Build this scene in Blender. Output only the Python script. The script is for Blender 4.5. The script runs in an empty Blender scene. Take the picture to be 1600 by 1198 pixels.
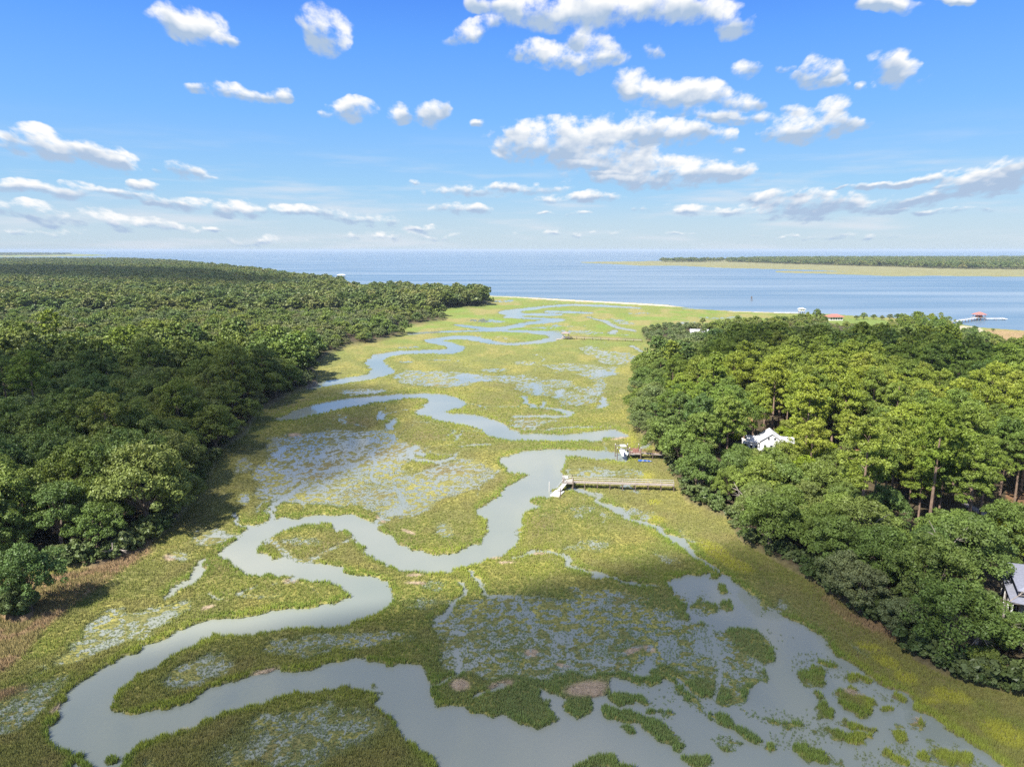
import bpy, math, random
import numpy as np
from mathutils import Vector
S = bpy.context.scene
C = S.collection
D_ = bpy.data
PI = math.pi
R = math.radians
# ------------------------------------------------------------------ camera
F = 1067.0                       # focal length in units of a 1600-wide frame
CAMH = 60.0
PITCH = math.atan((599 - 390.3) / F)
cam_d = D_.cameras.new('camera'); cam = D_.objects.new('camera', cam_d); C.objects.link(cam)
cam.location = (0, 0, CAMH); cam.rotation_euler = (PI / 2 - PITCH, 0, 0)
cam_d.sensor_width = 36; cam_d.lens = 36 * F / 1600; cam_d.clip_start = 1; cam_d.clip_end = 200000
S.camera = cam
S.view_settings.view_transform = 'Standard'; S.view_settings.look = 'None'
S.view_settings.gamma = 1; S.view_settings.exposure = 1.12
cy = S.cycles
cy.max_bounces = 5; cy.diffuse_bounces = 2; cy.glossy_bounces = 2; cy.transmission_bounces = 2
cy.volume_bounces = 0; cy.transparent_max_bounces = 12
cy.use_denoising = False
try: cy.denoiser = 'OPENIMAGEDENOISE'
except Exception: pass
cy.sample_clamp_indirect = 3
cy.use_adaptive_sampling = True; cy.adaptive_threshold = 0.006
# ------------------------------------------------------------------ sun
SUN_EL = R(50)
SUN_H = Vector((-0.70, -0.71)).normalized()      # horizontal direction from which the sun shines
sund = D_.lights.new('sun', 'SUN'); sun = D_.objects.new('sun', sund); C.objects.link(sun)
sund.energy = 5.0; sund.angle = R(0.5); sund.color = (1.0, 0.95, 0.87)
sdir = Vector((SUN_H.x * math.cos(SUN_EL), SUN_H.y * math.cos(SUN_EL), math.sin(SUN_EL)))
sun.rotation_euler = sdir.to_track_quat('Z', 'Y').to_euler(); sun.location = (-200, -140, 300)
# ------------------------------------------------------------------ world: blue sky with drifting cumulus, placed by azimuth and elevation
W = D_.worlds.new('World'); S.world = W; W.use_nodes = True
nt = W.node_tree; nt.nodes.clear()
def N(t, ty, **kw):
    n = t.nodes.new(ty)
    for k, v in kw.items(): setattr(n, k, v)
    return n
def math_n(t, op, a, b=None, c=None, clamp=False):
    n = t.nodes.new('ShaderNodeMath'); n.operation = op; n.use_clamp = clamp
    for i, x in enumerate((a, b, c)):
        if x is None: continue
        if isinstance(x, (int, float)): n.inputs[i].default_value = x
        else: t.links.new(x, n.inputs[i])
    return n.outputs[0]
def mixc(t, f, a, b, blend='MIX'):
    n = t.nodes.new('ShaderNodeMix'); n.data_type = 'RGBA'; n.blend_type = blend
    for i, x in ((0, f), (6, a), (7, b)):
        if isinstance(x, (int, float)): n.inputs[i].default_value = x
        elif isinstance(x, tuple): n.inputs[i].default_value = (*x, 1) if len(x) == 3 else x
        else: t.links.new(x, n.inputs[i])
    return n.outputs[2]
SKY_K = 0.10
sky = N(nt, 'ShaderNodeTexSky', sky_type='NISHITA'); sky.sun_disc = False
sky.sun_elevation = SUN_EL; sky.sun_rotation = math.atan2(SUN_H.x, SUN_H.y)
sky.altitude = 0; sky.air_density = 1.0; sky.dust_density = 0.6; sky.ozone_density = 1.5
tc = N(nt, 'ShaderNodeTexCoord')
sep = N(nt, 'ShaderNodeSeparateXYZ'); nt.links.new(tc.outputs['Generated'], sep.inputs[0])
az = math_n(nt, 'ARCTAN2', sep.outputs[0], sep.outputs[1])
el = math_n(nt, 'ARCSINE', sep.outputs[2])
comb = N(nt, 'ShaderNodeCombineXYZ'); nt.links.new(az, comb.inputs[0]); nt.links.new(el, comb.inputs[1])
P0 = comb.outputs[0]
def azel(u, v):
    a, b = (u - 800) / F, (599 - v) / F
    cp, sp = math.cos(PITCH), math.sin(PITCH)
    x, y, z = a, cp + b * sp, -sp + b * cp
    l = math.sqrt(x * x + y * y + z * z)
    return math.atan2(x, y), math.asin(z / l)
# (u, v, half width, half height, tilt, strength)
CL = [(300,42,58,32,18,1),(348,66,24,13,10,.8),(252,32,24,22,0,.45),(368,67,14,8,0,.5),(508,50,40,38,28,.95),
(930,14,120,34,0,1),(1060,16,90,26,0,1),(1145,36,30,28,0,1),(748,46,50,18,-22,.8),(840,22,70,30,0,1),(920,62,44,24,0,.7),(780,8,50,16,0,.9),
(850,86,50,22,5,1),(900,96,68,16,0,.95),(935,82,36,26,0,.65),(1020,80,20,14,0,.5),(1170,108,24,15,-10,.8),(1278,116,36,27,0,1),(1302,132,24,10,0,.8),
(1398,108,46,28,10,1),(1350,137,15,10,0,.7),(1228,104,12,7,0,.45),(1000,140,46,26,20,1),(1065,148,80,24,0,1),(1125,180,80,13,5,.9),(1150,160,40,20,0,.8),
(1262,200,64,26,-3,1),(1302,176,38,22,0,.9),(1322,194,34,16,-8,.85),(1232,212,44,15,0,.9),(1240,172,24,10,0,.5),
(860,215,98,32,0,1),(960,210,120,34,0,1),(1050,206,80,22,0,1),(905,240,135,22,2,1),(1126,212,26,16,0,.8),(975,250,90,16,0,.9),
(1000,268,120,23,0,1),(1100,268,100,19,0,1),(900,258,46,9,0,.8),(1010,284,125,11,0,.9),(1150,240,24,8,0,.4),
(310,133,22,9,0,.7),(350,138,34,14,8,.85),(388,148,34,11,0,.85),(430,149,22,11,0,.9),(556,172,38,20,0,1),(508,181,18,7,0,.5),
(674,178,31,19,-8,1),(624,179,22,14,0,.5),(742,190,13,7,0,.45),(50,220,58,22,4,1),(105,236,68,17,6,1),(158,240,62,21,18,1),(192,256,34,11,20,.9),
(285,267,40,13,12,.9),(325,277,14,5,0,.6),(55,291,84,15,2,1),(112,301,34,13,0,1),(225,291,25,13,0,.95),
(190,305,56,11,4,.8),(285,316,68,13,4,.95),(372,328,54,17,3,.85),(455,331,66,12,4,.9),(560,342,95,12,5,.75),(660,357,32,9,0,.7),
(30,328,66,15,4,.8),(120,340,88,15,3,.8),(225,351,88,13,4,.75),(320,361,26,8,0,.6),(645,283,10,4,0,.5),(800,268,8,4,0,.4),
(770,297,108,12,-2,.9),(700,296,36,8,0,.8),(905,310,72,11,-2,.95),(725,328,44,12,2,.85),(880,334,52,5,0,.4),
(1560,275,90,24,-10,1),(1440,285,140,8,-4,.85),(1530,293,80,14,-2,1),(1250,310,110,17,0,.95),(1100,330,130,11,3,.7),(1300,324,170,17,-2,1),(1450,310,90,12,-3,.95),(1210,342,125,8,0,.6),(1410,332,160,5,0,.8),(1600,258,40,14,0,1),
(1385,5,56,13,5,1),(1500,2,50,10,5,1),(420,377,66,11,0,.4),(620,368,110,8,0,.38),(1300,371,130,6,0,.35),(60,362,90,7,0,.35),(900,365,120,6,0,.25),(1262,258,15,4,0,.5),(1040,365,50,4,0,.2),
(60,80,14,5,0,.0)]
fbm = N(nt, 'ShaderNodeTexNoise', noise_dimensions='3D')
fbm.inputs['Scale'].default_value = 24; fbm.inputs['Detail'].default_value = 6; fbm.inputs['Roughness'].default_value = .57
pk = math_n(nt, 'DIVIDE', 1.0, math_n(nt, 'MULTIPLY_ADD', math_n(nt, 'MAXIMUM', el, 0), 1.3, .62))
pv_ = N(nt, 'ShaderNodeVectorMath', operation='SCALE'); nt.links.new(P0, pv_.inputs[0]); nt.links.new(pk, pv_.inputs['Scale']); PN = pv_.outputs[0]
stretch = N(nt, 'ShaderNodeMapping'); stretch.inputs['Scale'].default_value = (1, 1.7, 1); nt.links.new(PN, stretch.inputs[0])
nt.links.new(stretch.outputs[0], fbm.inputs[0])
off = N(nt, 'ShaderNodeMapping'); off.inputs['Location'].default_value = (.007, -.014, 0); off.inputs['Scale'].default_value = (1, 1.7, 1)
fbm2 = N(nt, 'ShaderNodeTexNoise'); fbm2.inputs['Scale'].default_value = 22; fbm2.inputs['Detail'].default_value = 3; fbm2.inputs['Roughness'].default_value = .5
nt.links.new(PN, off.inputs[0]); nt.links.new(off.outputs[0], fbm2.inputs[0])
fbm3 = N(nt, 'ShaderNodeTexNoise'); fbm3.inputs['Scale'].default_value = 22; fbm3.inputs['Detail'].default_value = 3; fbm3.inputs['Roughness'].default_value = .5; nt.links.new(stretch.outputs[0], fbm3.inputs[0])
# a gentle warp of the outlines
wn = N(nt, 'ShaderNodeTexNoise'); wn.inputs['Scale'].default_value = 26; wn.inputs['Detail'].default_value = 3; nt.links.new(P0, wn.inputs[0])
wv = N(nt, 'ShaderNodeVectorMath', operation='SUBTRACT'); nt.links.new(wn.outputs['Color'], wv.inputs[0]); wv.inputs[1].default_value = (.5, .5, .5)
ws = N(nt, 'ShaderNodeVectorMath', operation='MULTIPLY'); nt.links.new(wv.outputs[0], ws.inputs[0]); ws.inputs[1].default_value = (.05, .022, 0)
wa = N(nt, 'ShaderNodeVectorMath', operation='ADD'); nt.links.new(P0, wa.inputs[0]); nt.links.new(ws.outputs[0], wa.inputs[1])
PW = wa.outputs[0]
nz = math_n(nt, 'SUBTRACT', fbm.outputs['Fac'], .5)
emb = math_n(nt, 'SUBTRACT', fbm3.outputs['Fac'], fbm2.outputs['Fac'])
# clear blue air behind the clouds
K = 0.71 / SKY_K
hs = N(nt, 'ShaderNodeHueSaturation'); hs.inputs['Saturation'].default_value = 1.25; hs.inputs['Value'].default_value = 1.0
nt.links.new(sky.outputs[0], hs.inputs['Color'])
elr = N(nt, 'ShaderNodeValToRGB'); cr = elr.color_ramp
nt.links.new(math_n(nt, 'MULTIPLY', math_n(nt, 'MAXIMUM', el, 0), 2.6), elr.inputs[0])
cr.elements[0].position = 0; cr.elements[0].color = (.355, .445, .52, 1)
cr.elements[1].position = 1; cr.elements[1].color = (.018, .12, .50, 1)
for p, c in ((.10, (.30, .425, .54)), (.22, (.19, .38, .59)), (.46, (.100, .30, .66)), (.70, (.05, .225, .66)), (.83, (.026, .17, .63))):
    e = cr.elements.new(p); e.color = (*c, 1)
scl = N(nt, 'ShaderNodeVectorMath', operation='SCALE'); nt.links.new(elr.outputs[0], scl.inputs[0]); scl.inputs['Scale'].default_value = K
base = mixc(nt, .92, hs.outputs[0], scl.outputs[0])
base = mixc(nt, .05, base, (.62 * K,) * 3)
stm = N(nt, 'ShaderNodeMapping'); stm.inputs['Scale'].default_value = (5, 46, 1); stm.inputs['Rotation'].default_value = (0, 0, R(1.5)); nt.links.new(P0, stm.inputs[0])
stn = N(nt, 'ShaderNodeTexNoise'); stn.inputs['Scale'].default_value = 1; stn.inputs['Detail'].default_value = 6; stn.inputs['Roughness'].default_value = .55; nt.links.new(stm.outputs[0], stn.inputs[0])
stf = N(nt, 'ShaderNodeMapRange', interpolation_type='SMOOTHSTEP'); nt.links.new(stn.outputs['Fac'], stf.inputs[0]); stf.inputs[1].default_value = .46; stf.inputs[2].default_value = .72; stf.inputs[4].default_value = .75
stb = N(nt, 'ShaderNodeMapRange', interpolation_type='SMOOTHSTEP'); nt.links.new(el, stb.inputs[0]); stb.inputs[1].default_value = .17; stb.inputs[2].default_value = .04
base = mixc(nt, math_n(nt, 'MULTIPLY', stf.outputs[0], stb.outputs[0]), base, (.50 * K, .535 * K, .585 * K))
bk1 = N(nt, 'ShaderNodeMapRange', interpolation_type='SMOOTHSTEP'); nt.links.new(az, bk1.inputs[0]); bk1.inputs[1].default_value = azel(980, 300)[0]; bk1.inputs[2].default_value = azel(1400, 300)[0]
bk2 = N(nt, 'ShaderNodeMapRange', interpolation_type='SMOOTHSTEP'); nt.links.new(el, bk2.inputs[0]); bk2.inputs[1].default_value = azel(1300, 240)[1]; bk2.inputs[2].default_value = azel(1300, 290)[1]
bank = math_n(nt, 'MULTIPLY', bk1.outputs[0], bk2.outputs[0])
def cloud_sky(items, other=None):
    s1 = s2 = s3 = None
    for (u, v, a, b, tilt, st) in items:
        A, E = azel(u, v); A1, E1 = azel(u + a, v); A2, E2 = azel(u, v - b)
        ra = math.hypot(A1 - A, E1 - E) * 1.17; rb = max(.0045, abs(E2 - E) * (1.2 if v < 280 else 1.05)); st = st * (1.0 if v < 280 else .86); th = math.atan2(E1 - E, A1 - A) - R(tilt); ct, sn = math.cos(th), math.sin(th)
        def dot(x, y):
            d = N(nt, 'ShaderNodeVectorMath', operation='DOT_PRODUCT'); nt.links.new(PW, d.inputs[0]); d.inputs[1].default_value = (x, y, 0)
            return math_n(nt, 'ADD', d.outputs['Value'], -(x * A + y * E))
        la = dot(ct / ra, sn / ra); lb = dot(-sn / rb, ct / rb)
        q = math_n(nt, 'MULTIPLY', la, la); q = math_n(nt, 'MULTIPLY_ADD', lb, lb, q)
        w = math_n(nt, 'MAXIMUM', math_n(nt, 'MULTIPLY_ADD', q, -st, st), 0)
        s1 = math_n(nt, 'ADD', w, s1 if s1 is not None else 0); s2 = math_n(nt, 'MULTIPLY_ADD', w, lb, s2 if s2 is not None else 0)
        w2 = math_n(nt, 'MULTIPLY', w, w); s3 = math_n(nt, 'MULTIPLY_ADD', w2, w2, s3 if s3 is not None else 0)
    if s1 is not None:
        tot = math_n(nt, 'MULTIPLY', math_n(nt, 'POWER', s3, .25), .75); ly = math_n(nt, 'DIVIDE', s2, math_n(nt, 'ADD', s1, .03))
    else: tot = other; ly = 0.1
    dens = math_n(nt, 'MULTIPLY_ADD', nz, 2.9, tot)
    mr = N(nt, 'ShaderNodeMapRange', interpolation_type='SMOOTHSTEP'); nt.links.new(dens, mr.inputs[0]); mr.inputs[1].default_value = .04; mr.inputs[2].default_value = .74
    alpha = math_n(nt, 'MULTIPLY', mr.outputs[0], math_n(nt, 'MULTIPLY', tot, 7, clamp=True))
    sh = math_n(nt, 'MULTIPLY_ADD', ly, 2.0, .46); sh = math_n(nt, 'MULTIPLY_ADD', emb, 2.0, sh)
    if bank is not None: sh = math_n(nt, 'MULTIPLY_ADD', bank, -.42, sh)
    thin = math_n(nt, 'SUBTRACT', 1, math_n(nt, 'MINIMUM', math_n(nt, 'MULTIPLY', tot, 2.0), 1))
    sh = math_n(nt, 'MULTIPLY_ADD', thin, .25, sh, clamp=True)
    ccol = mixc(nt, sh, (.28, .365, .49), (.66, .665, .665))
    sc2 = N(nt, 'ShaderNodeVectorMath', operation='SCALE'); nt.links.new(ccol, sc2.inputs[0]); sc2.inputs['Scale'].default_value = K
    bg = N(nt, 'ShaderNodeBackground'); bg.inputs[1].default_value = SKY_K; nt.links.new(mixc(nt, alpha, base, sc2.outputs[0]), bg.inputs[0])
    return bg.outputs[0]
def pick(cond, a, b):
    m = N(nt, 'ShaderNodeMixShader'); nt.links.new(cond, m.inputs[0]); nt.links.new(a, m.inputs[1]); nt.links.new(b, m.inputs[2]); return m.outputs[0]
A_S = azel(740, 300)[0]; E_S = azel(740, 262)[1]; A_L = azel(-40, 200)[0]; A_R = azel(1640, 200)[0]; E_T = azel(800, -40)[1]
quad = {}
for nm, t1, t2 in (('ll', lambda u, a: u - a < 740 + 70, lambda v, b: v + b > 262 - 40), ('lu', lambda u, a: u - a < 740 + 70, lambda v, b: v - b < 262 + 40),
                   ('rl', lambda u, a: u + a > 740 - 70, lambda v, b: v + b > 262 - 40), ('ru', lambda u, a: u + a > 740 - 70, lambda v, b: v - b < 262 + 40)):
    quad[nm] = cloud_sky([c for c in CL if c[5] > 0 and t1(c[0], c[2] * 1.35) and t2(c[1], c[3] * 1.4)])
right = math_n(nt, 'GREATER_THAN', az, A_S); upper = math_n(nt, 'GREATER_THAN', el, E_S)
lo = pick(right, quad['ll'], quad['rl']); hi = pick(right, quad['lu'], quad['ru']); front = pick(upper, lo, hi)
# other clouds round the rest of the sky, high and to the sides
gn = N(nt, 'ShaderNodeTexNoise'); gn.inputs['Scale'].default_value = 3.2; gn.inputs['Detail'].default_value = 3; nt.links.new(stretch.outputs[0], gn.inputs[0])
oth = math_n(nt, 'MAXIMUM', math_n(nt, 'MULTIPLY_ADD', gn.outputs['Fac'], 3.2, -1.38), 0)
rest_ = cloud_sky([], oth)
outside = math_n(nt, 'MAXIMUM', math_n(nt, 'MAXIMUM', math_n(nt, 'LESS_THAN', az, A_L - .02), math_n(nt, 'GREATER_THAN', az, A_R + .02)), math_n(nt, 'GREATER_THAN', el, E_T + .03))
above = pick(outside, front, rest_)
bgl = N(nt, 'ShaderNodeBackground'); bgl.inputs[1].default_value = SKY_K; nt.links.new(base, bgl.inputs[0])
allsky = pick(math_n(nt, 'LESS_THAN', el, -.001), above, bgl.outputs[0])
wo = N(nt, 'ShaderNodeOutputWorld'); nt.links.new(allsky, wo.inputs[0])
W.cycles.sampling_method = 'MANUAL'; W.cycles.sample_map_resolution = 512
# ------------------------------------------------------------------ helpers
rng = np.random.default_rng(7); random.seed(7)
cP, sP = math.cos(PITCH), math.sin(PITCH)
def G(u, v, z=0.0):
    """survey point (u, v) -> world x, y on the level z"""
    u = np.asarray(u, float); v = np.asarray(v, float)
    a = (u - 800) / F; b = (599 - v) / F
    dz = -sP + b * cP; t = (z - CAMH) / dz
    return a * t, (cP + b * sP) * t
def UV(x, y, z=0.0):
    dep = y * cP + (CAMH - z) * sP
    up = y * sP - (CAMH - z) * cP
    dep = np.maximum(dep, 1e-3)
    return 800 + F * x / dep, 599 - F * up / dep
def at(u, v, z=0.0):
    x, y = G(u, v, z); return Vector((float(x), float(y), z))
def tag(o, label=None, cat=None, group=None, kind=None):
    if label: o['label'] = label
    if cat: o['category'] = cat
    if group: o['group'] = group
    if kind: o['kind'] = kind
    return o
def empty(name, loc, rz=0.0):
    o = D_.objects.new(name, None); C.objects.link(o); o.location = loc; o.rotation_euler = (0, 0, rz)
    o.empty_display_size = .5
    return o
def mesh_np(name, V, Fq, mat=None, smooth=False):
    V = np.asarray(V, np.float32); Fq = np.asarray(Fq, np.int32)
    me = D_.meshes.new(name); k = Fq.shape[1]
    me.vertices.add(len(V)); me.vertices.foreach_set('co', V.ravel())
    me.loops.add(Fq.size); me.loops.foreach_set('vertex_index', Fq.ravel())
    me.polygons.add(len(Fq)); me.polygons.foreach_set('loop_start', np.arange(0, Fq.size, k, dtype=np.int32))
    try: me.polygons.foreach_set('loop_total', np.full(len(Fq), k, np.int32))
    except Exception: pass
    me.polygons.foreach_set('use_smooth', np.full(len(Fq), smooth))
    me.update(calc_edges=True)
    if mat: me.materials.append(mat)
    return me
class MB:
    def __init__(s): s.v = []; s.f = []
    def add(s, vs, fs):
        n = len(s.v); s.v += [tuple(p) for p in vs]; s.f += [tuple(i + n for i in f) for f in fs]; return s
    def box(s, c, d, rz=0.0, taper=1.0):
        cx, cy_, cz = c; dx, dy, dz = d[0] / 2, d[1] / 2, d[2] / 2; ca, sa = math.cos(rz), math.sin(rz); vs = []
        for z, t in ((-dz, 1), (dz, taper)):
            for x, y in ((-dx, -dy), (dx, -dy), (dx, dy), (-dx, dy)):
                x *= t; y *= t; vs.append((cx + x * ca - y * sa, cy_ + x * sa + y * ca, cz + z))
        return s.add(vs, [(3, 2, 1, 0), (4, 5, 6, 7), (0, 1, 5, 4), (1, 2, 6, 5), (2, 3, 7, 6), (3, 0, 4, 7)])
    def beam(s, a, b, w, h):
        a = Vector(a); b = Vector(b); d = (b - a); L = d.length; d.normalize()
        side = d.cross(Vector((0, 0, 1)));
        if side.length < 1e-4: side = Vector((1, 0, 0))
        side.normalize(); up = side.cross(d).normalized(); vs = []
        for p in (a, b):
            for x, y in ((-1, -1), (1, -1), (1, 1), (-1, 1)): vs.append(p + side * (x * w / 2) + up * (y * h / 2))
        return s.add(vs, [(0, 1, 2, 3), (7, 6, 5, 4), (0, 4, 5, 1), (1, 5, 6, 2), (2, 6, 7, 3), (3, 7, 4, 0)])
    def tube(s, pts, rad, n=6):
        vs = []; fs = []; pts = [Vector(p) for p in pts]
        for i, p in enumerate(pts):
            d = (pts[min(i + 1, len(pts) - 1)] - pts[max(i - 1, 0)]).normalized()
            a = d.cross(Vector((0, .05, 1)) if abs(d.z) < .9 else Vector((1, 0, 0))).normalized(); b = d.cross(a)
            for k in range(n):
                t = 2 * PI * k / n; vs.append(p + (a * math.cos(t) + b * math.sin(t)) * rad[i])
        for i in range(len(pts) - 1):
            for k in range(n):
                k2 = (k + 1) % n; fs.append((i * n + k, i * n + k2, (i + 1) * n + k2, (i + 1) * n + k))
        fs.append(tuple(range(n))[::-1]); fs.append(tuple((len(pts) - 1) * n + k for k in range(n)))
        return s.add(vs, fs)
    def gable(s, c, d, rz, over=.4, thick=.18):
        """pitched roof, ridge along local x; c = centre at eaves level, d = (length, width, rise)"""
        L, Wd, H = d[0] / 2 + over, d[1] / 2 + over, d[2]; ca, sa = math.cos(rz), math.sin(rz)
        def T(x, y, z): return (c[0] + x * ca - y * sa, c[1] + x * sa + y * ca, c[2] + z)
        vs = [T(-L, -Wd, 0), T(L, -Wd, 0), T(L, 0, H), T(-L, 0, H), T(L, Wd, 0), T(-L, Wd, 0)]
        vs += [(x, y, z - thick) for x, y, z in vs]
        return s.add(vs, [(0, 1, 2, 3), (3, 2, 4, 5), (7, 6, 9, 8), (8, 9, 11, 10), (0, 6, 7, 1), (5, 4, 10, 11), (1, 7, 8, 2), (2, 8, 10, 4), (0, 3, 9, 6), (3, 5, 11, 9)])
    def hip(s, c, d, rz, over=.6, thick=.15):
        L, Wd, H = d[0] / 2 + over, d[1] / 2 + over, d[2]; rl = max(0.05, L - Wd); ca, sa = math.cos(rz), math.sin(rz)
        def T(x, y, z): return (c[0] + x * ca - y * sa, c[1] + x * sa + y * ca, c[2] + z)
        vs = [T(-L, -Wd, 0), T(L, -Wd, 0), T(L, Wd, 0), T(-L, Wd, 0), T(-rl, 0, H), T(rl, 0, H)] + [T(-L, -Wd, -thick), T(L, -Wd, -thick), T(L, Wd, -thick), T(-L, Wd, -thick)]
        return s.add(vs, [(0, 1, 5, 4), (1, 2, 5), (2, 3, 4, 5), (3, 0, 4), (6, 9, 8, 7), (0, 6, 7, 1), (1, 7, 8, 2), (2, 8, 9, 3), (3, 9, 6, 0)])
    def wallgable(s, c, d, rz, rise):
        """box of walls with gable ends, ridge along local x, base centre c"""
        L, Wd, H = d[0] / 2, d[1] / 2, d[2]; ca, sa = math.cos(rz), math.sin(rz)
        def T(x, y, z): return (c[0] + x * ca - y * sa, c[1] + x * sa + y * ca, c[2] + z)
        vs = [T(-L, -Wd, 0), T(L, -Wd, 0), T(L, Wd, 0), T(-L, Wd, 0), T(-L, -Wd, H), T(L, -Wd, H), T(L, Wd, H), T(-L, Wd, H), T(-L, 0, H + rise), T(L, 0, H + rise)]
        return s.add(vs, [(3, 2, 1, 0), (0, 1, 5, 4), (2, 3, 7, 6), (1, 2, 6, 9, 5), (3, 0, 4, 8, 7), (4, 5, 9, 8), (8, 9, 6, 7)])
    def build(s, name, mat, parent=None, smooth=False):
        me = D_.meshes.new(name); me.from_pydata(s.v, [], s.f); me.update()
        if smooth: me.polygons.foreach_set('use_smooth', np.full(len(me.polygons), True))
        me.materials.append(mat); o = D_.objects.new(name, me); C.objects.link(o)
        if parent: o.parent = parent
        return o
def hash2(ix, iy, seed):
    h = (ix.astype(np.int64) * 374761393 + iy.astype(np.int64) * 668265263 + seed * 1442695041) & 0xffffffff
    h = ((h ^ (h >> 13)) * 1274126177) & 0xffffffff
    return ((h ^ (h >> 16)) & 0xffff) / 65535.0
def vn(x, y, seed=0):
    ix = np.floor(x); iy = np.floor(y); fx = x - ix; fy = y - iy; fx = fx * fx * (3 - 2 * fx); fy = fy * fy * (3 - 2 * fy)
    a = hash2(ix, iy, seed); b = hash2(ix + 1, iy, seed); c = hash2(ix, iy + 1, seed); d = hash2(ix + 1, iy + 1, seed)
    return (a * (1 - fx) + b * fx) * (1 - fy) + (c * (1 - fx) + d * fx) * fy
def fb(x, y, seed=0, o=4):
    s = 0; a = 1; t = 0
    for i in range(o):
        s = s + a * vn(x * 2 ** i + 17.3 * i, y * 2 ** i - 9.1 * i, seed + i); t += a; a *= .55
    return s / t
# ------------------------------------------------------------------ materials
def mat(name, col, rough=.8, spec=.3, noise=None, metal=0.0, bump=None):
    m = D_.materials.new(name); m.use_nodes = True; t = m.node_tree; b = t.nodes['Principled BSDF']
    b.inputs['Roughness'].default_value = rough; b.inputs['Specular IOR Level'].default_value = spec; b.inputs['Metallic'].default_value = metal
    g = t.nodes.new('ShaderNodeNewGeometry')
    nz = t.nodes.new('ShaderNodeTexNoise'); nz.inputs['Detail'].default_value = 5; nz.inputs['Scale'].default_value = noise[0] if noise else 2.0
    t.links.new(g.outputs['Position'], nz.inputs['Vector']); k = noise[1] if noise else .18
    mr = t.nodes.new('ShaderNodeMapRange'); t.links.new(nz.outputs['Fac'], mr.inputs[0]); mr.inputs[1].default_value = .3; mr.inputs[2].default_value = .7
    c = mixc(t, mr.outputs[0], tuple(x * (1 - k) for x in col), tuple(min(1, x * (1 + k)) for x in col))
    t.links.new(c, b.inputs['Base Color'])
    if bump:
        bp = t.nodes.new('ShaderNodeBump'); bp.inputs['Strength'].default_value = bump; t.links.new(nz.outputs['Fac'], bp.inputs['Height']); t.links.new(bp.outputs[0], b.inputs['Normal'])
    return m
def leaf_mat(name, cols, trans=.25, instancer=False, dull=.0):
    """foliage: colour varies from tree to tree and from clump to clump"""
    m = D_.materials.new(name); m.use_nodes = True; t = m.node_tree; t.nodes.clear()
    if instancer:
        a = t.nodes.new('ShaderNodeAttribute'); a.attribute_type = 'INSTANCER'; a.attribute_name = 'col'; c = a.outputs['Color']
    else:
        oi = t.nodes.new('ShaderNodeObjectInfo'); rp = t.nodes.new('ShaderNodeValToRGB')
        while len(rp.color_ramp.elements) < len(cols): rp.color_ramp.elements.new(.5)
        for i, cc in enumerate(cols):
            rp.color_ramp.elements[i].position = i / (len(cols) - 1); rp.color_ramp.elements[i].color = (*cc, 1)
        t.links.new(oi.outputs['Random'], rp.inputs[0]); c = rp.outputs[0]
        g = t.nodes.new('ShaderNodeNewGeometry'); nz = t.nodes.new('ShaderNodeTexNoise'); nz.inputs['Scale'].default_value = .35; nz.inputs['Detail'].default_value = 3
        t.links.new(g.outputs['Position'], nz.inputs['Vector'])
        mr = t.nodes.new('ShaderNodeMapRange'); t.links.new(nz.outputs['Fac'], mr.inputs[0]); mr.inputs[1].default_value = .32; mr.inputs[2].default_value = .68; mr.inputs[3].default_value = .72; mr.inputs[4].default_value = 1.3
        nb = t.nodes.new('ShaderNodeTexNoise'); nb.inputs['Scale'].default_value = .014; nb.inputs['Detail'].default_value = 4; t.links.new(g.outputs['Position'], nb.inputs['Vector'])
        mb_ = t.nodes.new('ShaderNodeMapRange'); t.links.new(nb.outputs['Fac'], mb_.inputs[0]); mb_.inputs[1].default_value = .38; mb_.inputs[2].default_value = .62
        c = mixc(t, mb_.outputs[0], mixc(t, 1.0, c, (.86, .98, 1.05), 'MULTIPLY'), mixc(t, 1.0, c, (1.14, 1.08, .92), 'MULTIPLY'))
        w = t.nodes.new('ShaderNodeVectorMath'); w.operation = 'SCALE'; t.links.new(c, w.inputs[0]); t.links.new(mr.outputs[0], w.inputs['Scale']); c = w.outputs[0]
    d = t.nodes.new('ShaderNodeBsdfDiffuse'); tr = t.nodes.new('ShaderNodeBsdfTranslucent'); gl = t.nodes.new('ShaderNodeBsdfGlossy')
    gl.inputs['Roughness'].default_value = .45
    t.links.new(c, d.inputs[0]); t.links.new(mixc(t, .5, c, (.12, .15, .01)), tr.inputs[0]); gl.inputs[0].default_value = (.5, .5, .5, 1)
    mx = t.nodes.new('ShaderNodeMixShader'); mx.inputs[0].default_value = trans; t.links.new(d.outputs[0], mx.inputs[1]); t.links.new(tr.outputs[0], mx.inputs[2])
    m2 = t.nodes.new('ShaderNodeMixShader'); m2.inputs[0].default_value = .035; t.links.new(mx.outputs[0], m2.inputs[1]); t.links.new(gl.outputs[0], m2.inputs[2])
    if instancer:                                  # slender blades scatter light like an upright tuft
        gg = t.nodes.new('ShaderNodeNewGeometry'); sc_ = t.nodes.new('ShaderNodeVectorMath'); sc_.operation = 'SCALE'; t.links.new(gg.outputs['Normal'], sc_.inputs[0]); sc_.inputs['Scale'].default_value = .55
        ad_ = t.nodes.new('ShaderNodeVectorMath'); ad_.operation = 'ADD'; t.links.new(sc_.outputs[0], ad_.inputs[0]); ad_.inputs[1].default_value = (0, 0, .8)
        nn_ = t.nodes.new('ShaderNodeVectorMath'); nn_.operation = 'NORMALIZE'; t.links.new(ad_.outputs[0], nn_.inputs[0]); t.links.new(nn_.outputs[0], d.inputs['Normal'])
    o = t.nodes.new('ShaderNodeOutputMaterial'); t.links.new(m2.outputs[0], o.inputs[0])
    return m
M = {}
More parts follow.
